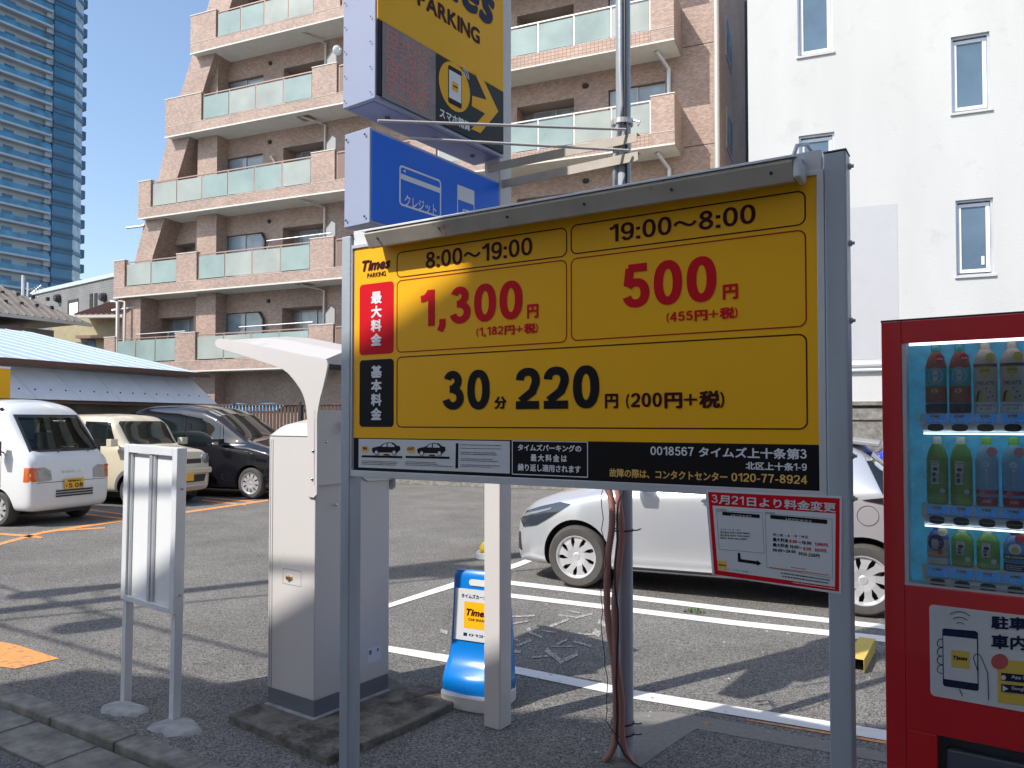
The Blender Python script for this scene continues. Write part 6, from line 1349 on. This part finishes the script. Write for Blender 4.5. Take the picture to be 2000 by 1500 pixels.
# shelves
BV = .012
colpx = [1829, 1876, 1926, 1979]
colu = [VF.hit(x, 850, BV)[0] for x in colpx]; pitch = (colu[3] - colu[0]) / 3
rows = []
for (yb, ys0, ys1, yr0, yr1) in ((808, 809, 827, 826, 844), (984, 986, 1003, 1004, 1024), (1102, 1106, 1122, 1125, 1146)):
    rows.append([VF.hit(1829, y, BV)[1] for y in (yb, ys0, ys1, yr0, yr1)])
btn = None; tagm = mat('glowing_price_blue', (.02, .26, .78), .35, emis=.12)  # tags carry a slight glow of their own to look lit from the front
prices = [('140', '140', '170', '170'), ('170', '170', '160', '160'), ('160', '140', '140', '180')]
for r_, (zb_, s0, s1, r0_, r1_) in enumerate(rows):
    q = MB(); q.box(colu[0] - pitch * .62, uW1 - .002, -.004, .044, s1 - .001, zb_ - .0005); q.build('shelf', M['white'], vm)
    q = MB(); q.tube([(colu[0] - pitch * .52, .004, (r0_ + r1_) / 2), (uW1 - .002, .004, (r0_ + r1_) / 2)], abs(r0_ - r1_) / 2, 12); q.build('button_rail', M['white'], vm, smooth='auto')
    q = MB(); q.tube([(colu[0] - pitch * .5, -.004, min(r0_, r1_) - .004), (uW1 - .003, -.004, min(r0_, r1_) - .004)], .0028, 6); q.build('added_glow_tube', tb, vm)
    q = MB(); q.box(colu[0] - pitch * .62, colu[0] - pitch * .4, -.0075, -.0045, s1 - .012, zb_ - .002); q.build('rail_bracket', M['alu'], vm)
    pr = MB()
    for c_ in range(4):
        u = colu[c_]; hw = pitch * .43
        q = MB(); q.box(u - hw, u + hw, -.0066, -.0046, s1 + .0005, s0 - .0005); q.build('price_tag', tagm, vm)
        zz = s0 - (s0 - s1) * .42
        plate(pr, rrect(u - hw * .5, u + hw * .45, zz, s0 - .001, .001), -.0072, 1); text(prices[r_][c_], (u - hw * .22, u + hw * .38, zz + .0015, s0 - .003), '', None, None, -.0078, pr, 0, bold=.0, t=.2)
        plate(pr, [(u - hw * .42, zz + .003), (u - hw * .28, zz + .003), (u - hw * .28, s0 - .004), (u - hw * .42, s0 - .004)], -.0078, 0)
        text('つめた~い', (u - hw * .9, u + hw * .9, s1 + .002, zz - .0015), '', None, None, -.0072, pr, 1, bold=.03, capfit=False, digits=False)
        b = MB(); rh = abs(r0_ - r1_) * .40; rw = pitch * .33
        prof_ = []
        for i in range(24):
            a_ = i * math.pi / 12; prof_.append((u + rw * math.copysign(abs(math.cos(a_)) ** .7, math.cos(a_)), (r0_ + r1_) / 2 + rh * math.copysign(abs(math.sin(a_)) ** .8, math.sin(a_))))
        b.prism(prof_[::-1], -.0075 - .004, .004); b.build('button', M['black_gloss'], vm, bevel=.002)
    pr.build('price_print', [M['navy'], M['ink_white']], vm, fix=False)
# phone poster
pa = MB(); A = VF.hit(1815, 1180, -.02); Z0 = VF.hit(1815, 1357, -.02)[1]; U1 = uW1 - .02
pa.prism(rrect(A[0], U1, Z0, A[1], .012)[::-1], -.0225, -.0205); pa.build('poster', M['paper'], vm)
pr = MB(); YP = -.0232; zv = lambda x, y: VF.hit(1700 + .2266 * x, 1160 + .2266 * y, -.022)
def vplate(pts, m, k_=0): plate(pr, [zv(*p) for p in pts], YP - k_ * .0006, m)
def vline(pts, t, m, k_=0, closed=False):
    vs_, fs = ribbon([zv(*p) for p in pts], t, closed); pr.add([(x, YP - k_ * .0006, z) for x, z in vs_], fs, m)
vplate([(620, 310), (632, 296), (905, 318), (928, 335), (934, 820), (922, 836), (640, 795), (625, 775)], 0); vplate([(628, 358), (918, 388), (924, 772), (634, 730)], 1, 1)
vplate([(697, 480), (855, 496), (858, 648), (700, 630)], 2, 2)
def vtext(s_, x0, x1, yb, yt, slope, m, k_=3, **k):
    def put(p): u, z = zv(p[0], yb + (yt - yb) * p[2] + slope * (p[0] - x0)); return (u, YP + p[1], z)
    text(s_, (x0, x1, 0, 1), '', None, None, -.0006 * k_, pr, m, put=put, **k)
vtext('Times', 712, 838, 560, 530, .09, 0, bold=.08, italic=.25)
for cy in (425, 500, 572, 650): vline([(622, cy - 38), (592, cy - 34), (576, cy - 8), (580, cy + 18), (600, cy + 32), (622, cy + 34)], .0022, 0, 1)
vline([(932, 680), (905, 600), (888, 550), (900, 522), (925, 515), (948, 530), (965, 565), (1012, 680), (1020, 915)], .0022, 0, 3); vline([(768, 820), (795, 882)], .0025, 0, 1)
for a, b, c in (((685, 175), (775, 152), (862, 190)), ((715, 215), (775, 200), (835, 228)), ((743, 255), (775, 248), (806, 262))): vline([a, ((a[0] + b[0]) / 2, (a[1] + b[1]) / 2 - 7), b, ((c[0] + b[0]) / 2, (c[1] + b[1]) / 2 - 7), c], .0022, 0, 1)
vtext('駐車', 1040, 1345, 300, 185, .06, 0, 1, bold=.045, capfit=False); vtext('車内', 1040, 1345, 470, 345, .06, 0, 1, bold=.045, capfit=False)
vplate([(1098, 655), (1100, 565), (1700, 605), (1700, 1010), (1100, 935)], 2, 1); vplate([(1115 + 75 * math.cos(a * .4189), 582 + 68 * math.sin(a * .4189)) for a in range(15)], 3, 2)
for yy, s_ in ((745, 'App Store'), (842, 'Google Play')):
    vplate([(1128, yy - 2), (1128, yy - 68), (1560, yy - 28), (1560, yy + 45)], 0, 3); vtext(s_, 1215, 1430, yy - 22, yy - 48, .1, 1, 4, bold=.02)
vplate([(1148 + 22 * math.cos(a * .6), 718 + 22 * math.sin(a * .6)) for a in range(10)], 1, 4); vplate([(1140, 785), (1190, 815), (1140, 838)], 1, 4)
pr.build('poster_print', [M['navy'], M['paper'], mat('print_yellow', (.7, .5, .08), .4), mat('print_rose', (.5, .1, .1), .4)], vm, fix=False)
# dummy bottles: every one a thing of its own
def bot(u, zb_, h, kind, lab):
    cap_c = {'tea': (.02, .28, .3), 'latte': (.5, .42, .36), 'green': (.55, .6, .55), 'water': (.2, .5, .08), 'milk': (.03, .06, .35), 'cocoa': (.06, .03, .03)}[kind]
    t = thing('drink_bottle', lab, 'bottle', loc=VF.P(u, .022, zb_ + .0002), rz=VF.a, group='drink bottles in the vending machine')
    rr = pitch * (.445 if kind not in ('milk', 'latte') else .46); body = {'tea': (.34, .07, .04), 'latte': (.55, .5, .44), 'green': (.14, .32, .06), 'water': (.28, .52, .72), 'milk': (.05, .08, .42), 'cocoa': (.1, .2, .45)}[kind]
    lab_c = {'tea': (.01, .40, .48), 'latte': (.66, .66, .60), 'green': (.18, .40, .08), 'water': (.26, .50, .74), 'milk': (.45, .42, .55), 'cocoa': (.10, .28, .55)}[kind]
    def mk(n, c, r=.25, **k):
        key = n + kind
        if key not in M: M[key] = mat(n + '_' + kind, c, r, **k)
        return M[key]
    H = h
    prof = [(0, 0), (rr * .92, 0), (rr, .01), (rr, H * .66), (rr * .96, H * .70), (rr * .78, H * .80), (rr * .45, H * .885), (rr * .42, H * .9), (0, H * .9)]
    if kind == 'latte': prof = [(0, 0), (rr, 0), (rr * 1.02, .006), (rr * 1.02, H * .70), (rr * .95, H * .76), (rr * .7, H * .86), (rr * .5, H * .9), (0, H * .9)]
    if kind in ('milk', 'cocoa'): prof = [(0, 0), (rr * .98, 0), (rr, .01), (rr, H * .30), (rr * .9, H * .36), (rr, H * .46), (rr * .98, H * .66), (rr * .7, H * .82), (rr * .42, H * .88), (0, H * .88)]
    sq = .62
    q = MB(); q.lathe([(r_, z) for r_, z in prof], 24); 
    q.v = [(x, y * sq, z) for x, y, z in q.v]; q.build('bottle_body', mk('bottle', body), t, smooth='auto')
    q = MB(); q.lathe([(rr * .40, H * .885), (rr * .44, H * .89), (rr * .44, H * .985), (rr * .40, H), (0, H)], 20); q.v = [(x, y * sq, z) for x, y, z in q.v]; q.build('bottle_cap', mk('cap', cap_c), t, smooth='auto')
    q = MB(); q.lathe([(rr * 1.012, H * .03), (rr * 1.012, H * .655)], 24); q.v = [(x, y * sq, z) for x, y, z in q.v]; q.build('label_sleeve', mk('sleeve', lab_c, var=.1, vscale=40), t, smooth='auto')
    pr = MB(); Yf = -rr * sq - .002
    def cyl(p):  # wrap print round the bottle
        x = max(-rr * .98, min(rr * .98, p[0])); return (x, -sq * math.sqrt(max(0, (rr * 1.02) ** 2 - x * x)) - .0006 + p[1] * .3, p[2])
    mats_ = [M['navy'], M['ink_white'], mk('p2', {'tea': (.35, .08, .03), 'latte': (.12, .05, .03), 'green': (.45, .55, .5), 'water': (.55, .05, .1), 'milk': (.5, .06, .03), 'cocoa': (.05, .03, .05)}[kind]), M['ink_orange'], mk('p4', {'tea': (.5, .02, .05), 'latte': (.6, .45, .08), 'green': (.3, .5, .12), 'water': (.6, .25, .3), 'milk': (.6, .55, .4), 'cocoa': (.45, .03, .05)}[kind])]
    def band(z_0, z_1, m, k_=1, w_=.98):
        n_ = 10
        for i in range(n_):
            x0 = -rr * w_ + 2 * rr * w_ * i / n_; x1 = x0 + 2 * rr * w_ / n_; pr.add([cyl((x0, -.001 * k_, z_0)), cyl((x1, -.001 * k_, z_0)), cyl((x1, -.001 * k_, z_1)), cyl((x0, -.001 * k_, z_1))], [(0, 1, 2, 3)], m)
    def disc(cx, cz, r_, m, k_=2, e=1): plate(pr, [(cx + r_ * math.cos(i * .3491), cz + r_ * e * math.sin(i * .3491)) for i in range(18)], -.001 * k_, m, cyl)
    if kind == 'tea':
        band(.004, H * .14, 1 if 0 else 0, 1); band(H * .16, H * .40, 2, 1); disc(-rr * .1, H * .33, rr * .35, 3, 2, .7)
        vs_, fs = ribbon(arc(0, H * .55, rr * .62, H * .115, 0, 350, 24), .0012, True); pr.add([cyl((x, -.002, z)) for x, z in vs_], fs, 1)
        text('麦茶', (-rr * .3, rr * .3, H * .455, H * .645), '', None, None, -.002, pr, 1, vert=True, bold=.03, put=cyl); disc(rr * .45, H * .80, rr * .42, 4, 6)
        text('600', (rr * .2, rr * .7, H * .775, H * .80), '', None, None, -.03, pr, 1, bold=0, t=.2, put=cyl)
    elif kind == 'latte':
        band(.002, H * .155, 1, 1); text('まろやかな甘さ', (-rr * .8, rr * .8, H * .095, H * .13), '', None, None, -.002, pr, 2, bold=.02, put=cyl, capfit=False); text('ザ・ラテ', (-rr * .5, rr * .5, H * .045, H * .08), '', None, None, -.002, pr, 2, bold=.02, put=cyl, capfit=False)
        band(H * .655, H * .70, 2, 1); disc(0, H * .60, rr * .5, 4, 2, .95); plate(pr, [(-rr * .3, H * .56), (0, H * .48), (rr * .3, H * .56)], -.002, 4, cyl); text('GEORGIA', (-rr * .42, rr * .42, H * .595, H * .62), '', None, None, -.004, pr, 2, bold=.03, put=cyl)
        text('THE LATTE', (-rr * .75, rr * .75, H * .40, H * .45), '', None, None, -.002, pr, 0, bold=.03, put=cyl); disc(rr * .5, H * .79, rr * .42, 4, 8)
        for k_, (dx, m) in enumerate(((-.35, 2), (-.15, 4))): plate(pr, [(rr * (dx - .45), H * .17), (rr * (dx - .2), H * .17), (rr * (dx + .0), H * .30), (rr * (dx - .15), H * .33), (rr * (dx - .35), H * .28)], -.002 - k_ * .001, m, cyl)
        for x, z in ((.4, .3), (.6, .24), (.25, .22), (.1, .35)): disc(rr * x, H * z, rr * .08, 2, 3)
    elif kind == 'green':
        band(.003, H * .16, 4, 1); text('お茶のさわやかさ', (-rr * .8, rr * .8, H * .07, H * .10), '', None, None, -.002, pr, 1, bold=.0, put=cyl, capfit=False)
        plate(pr, [(-rr * .52, H * .30), (rr * .22, H * .30), (rr * .22, H * .64), (-rr * .52, H * .64)], -.002, 1, cyl); disc(-rr * .12, H * .52, rr * .26, 0, 5, .7); text('綾鷹', (-rr * .42, -rr * .05, H * .32, H * .48), '', None, None, -.005, pr, 0, vert=True, bold=.03, put=cyl)
        greek(pr, (-rr * .0, rr * .2, H * .33, H * .46), 5, -.005, 0, put=cyl); greek(pr, (-rr * .45, rr * .15, H * .57, H * .63), 2, -.005, 0, put=cyl); disc(rr * .5, H * .2, rr * .25, 1, 2)
    elif kind == 'water':
        band(.003, H * .14, 2, 1, .9); text('白桃', (-rr * .35, rr * .35, H * .055, H * .10), '', None, None, -.002, pr, 1, bold=.02, put=cyl, capfit=False); band(H * .18, H * .24, 2, 1)
        disc(-rr * .4, H * .19, rr * .3, 4, 3); text('ILOHAS', (-rr * .12, rr * .12, H * .28, H * .55), '', None, None, -.002, pr, 1, vert=True, bold=0, put=cyl)
        for k_ in range(5): a_ = k_ * 1.2566 + 1.57; disc(-rr * .05 + rr * .22 * math.cos(a_), H * .61 + rr * .22 * math.sin(a_), rr * .13, 1, 2)
        disc(rr * .5, H * .79, rr * .48, 4, 8)
    elif kind == 'milk':
        band(.002, H * .17, 1, 1, .95); greek(pr, (-rr * .7, rr * .7, H * .04, H * .13), 2, -.002, 3, put=cyl); band(H * .24, H * .33, 3, 1); disc(rr * .2, H * .33, rr * .25, 2, 3)
        disc(-rr * .15, H * .56, rr * .72, 0, 2, 1.1); greek(pr, (-rr * .6, rr * .4, H * .48, H * .62), 3, -.004, 1, put=cyl); disc(rr * .45, H * .86, rr * .45, 4, 8)
    else:
        band(.002, H * .2, 1 if 0 else 0, 1); greek(pr, (-rr * .8, rr * .8, H * .03, H * .17), 3, -.002, 1, put=cyl); band(H * .3, H * .42, 2, 1); text('ICE COCOA', (-rr * .85, rr * .85, H * .33, H * .38), '', None, None, -.002, pr, 1, bold=.05, put=cyl)
        disc(0, H * .56, rr * .55, 1, 2); disc(0, H * .52, rr * .33, 3, 4); disc(rr * .45, H * .82, rr * .45, 4, 8)
    pr.build('label_print', mats_, t, fix=False)
hs = [VF.hit(1829, y0, BV)[1] - rows[i][0] for i, y0 in enumerate((674, 853, 1024))]
bl_ = [('tea', 'brown and teal barley tea bottle, leftmost on the top shelf'), ('tea', 'brown and teal barley tea bottle, second on the top shelf beside the white cartons'), ('latte', 'white latte bottle with brown shoulders next to the barley tea bottles'), ('latte', 'white latte bottle with brown shoulders at the photo edge of the top shelf'),
       ('green', 'tall green tea bottle, leftmost on the middle shelf'), ('green', 'tall green tea bottle beside the clear peach water on the middle shelf'), ('water', 'clear blue peach water bottle next to the tall green tea'), ('water', 'clear blue peach water bottle at the photo edge of the middle shelf'),
       ('milk', 'dark blue and white milky drink bottle on the bottom shelf'), ('green', 'short green tea bottle next to the dark blue milky drink'), ('green', 'short green tea bottle next to the iced cocoa bottle'), ('cocoa', 'blue and brown iced cocoa bottle on the bottom shelf')]
for i, (k_, lb) in enumerate(bl_): bot(colu[i % 4], rows[i // 4][0], hs[i // 4] * (1 if i < 8 else .97), k_, lb)
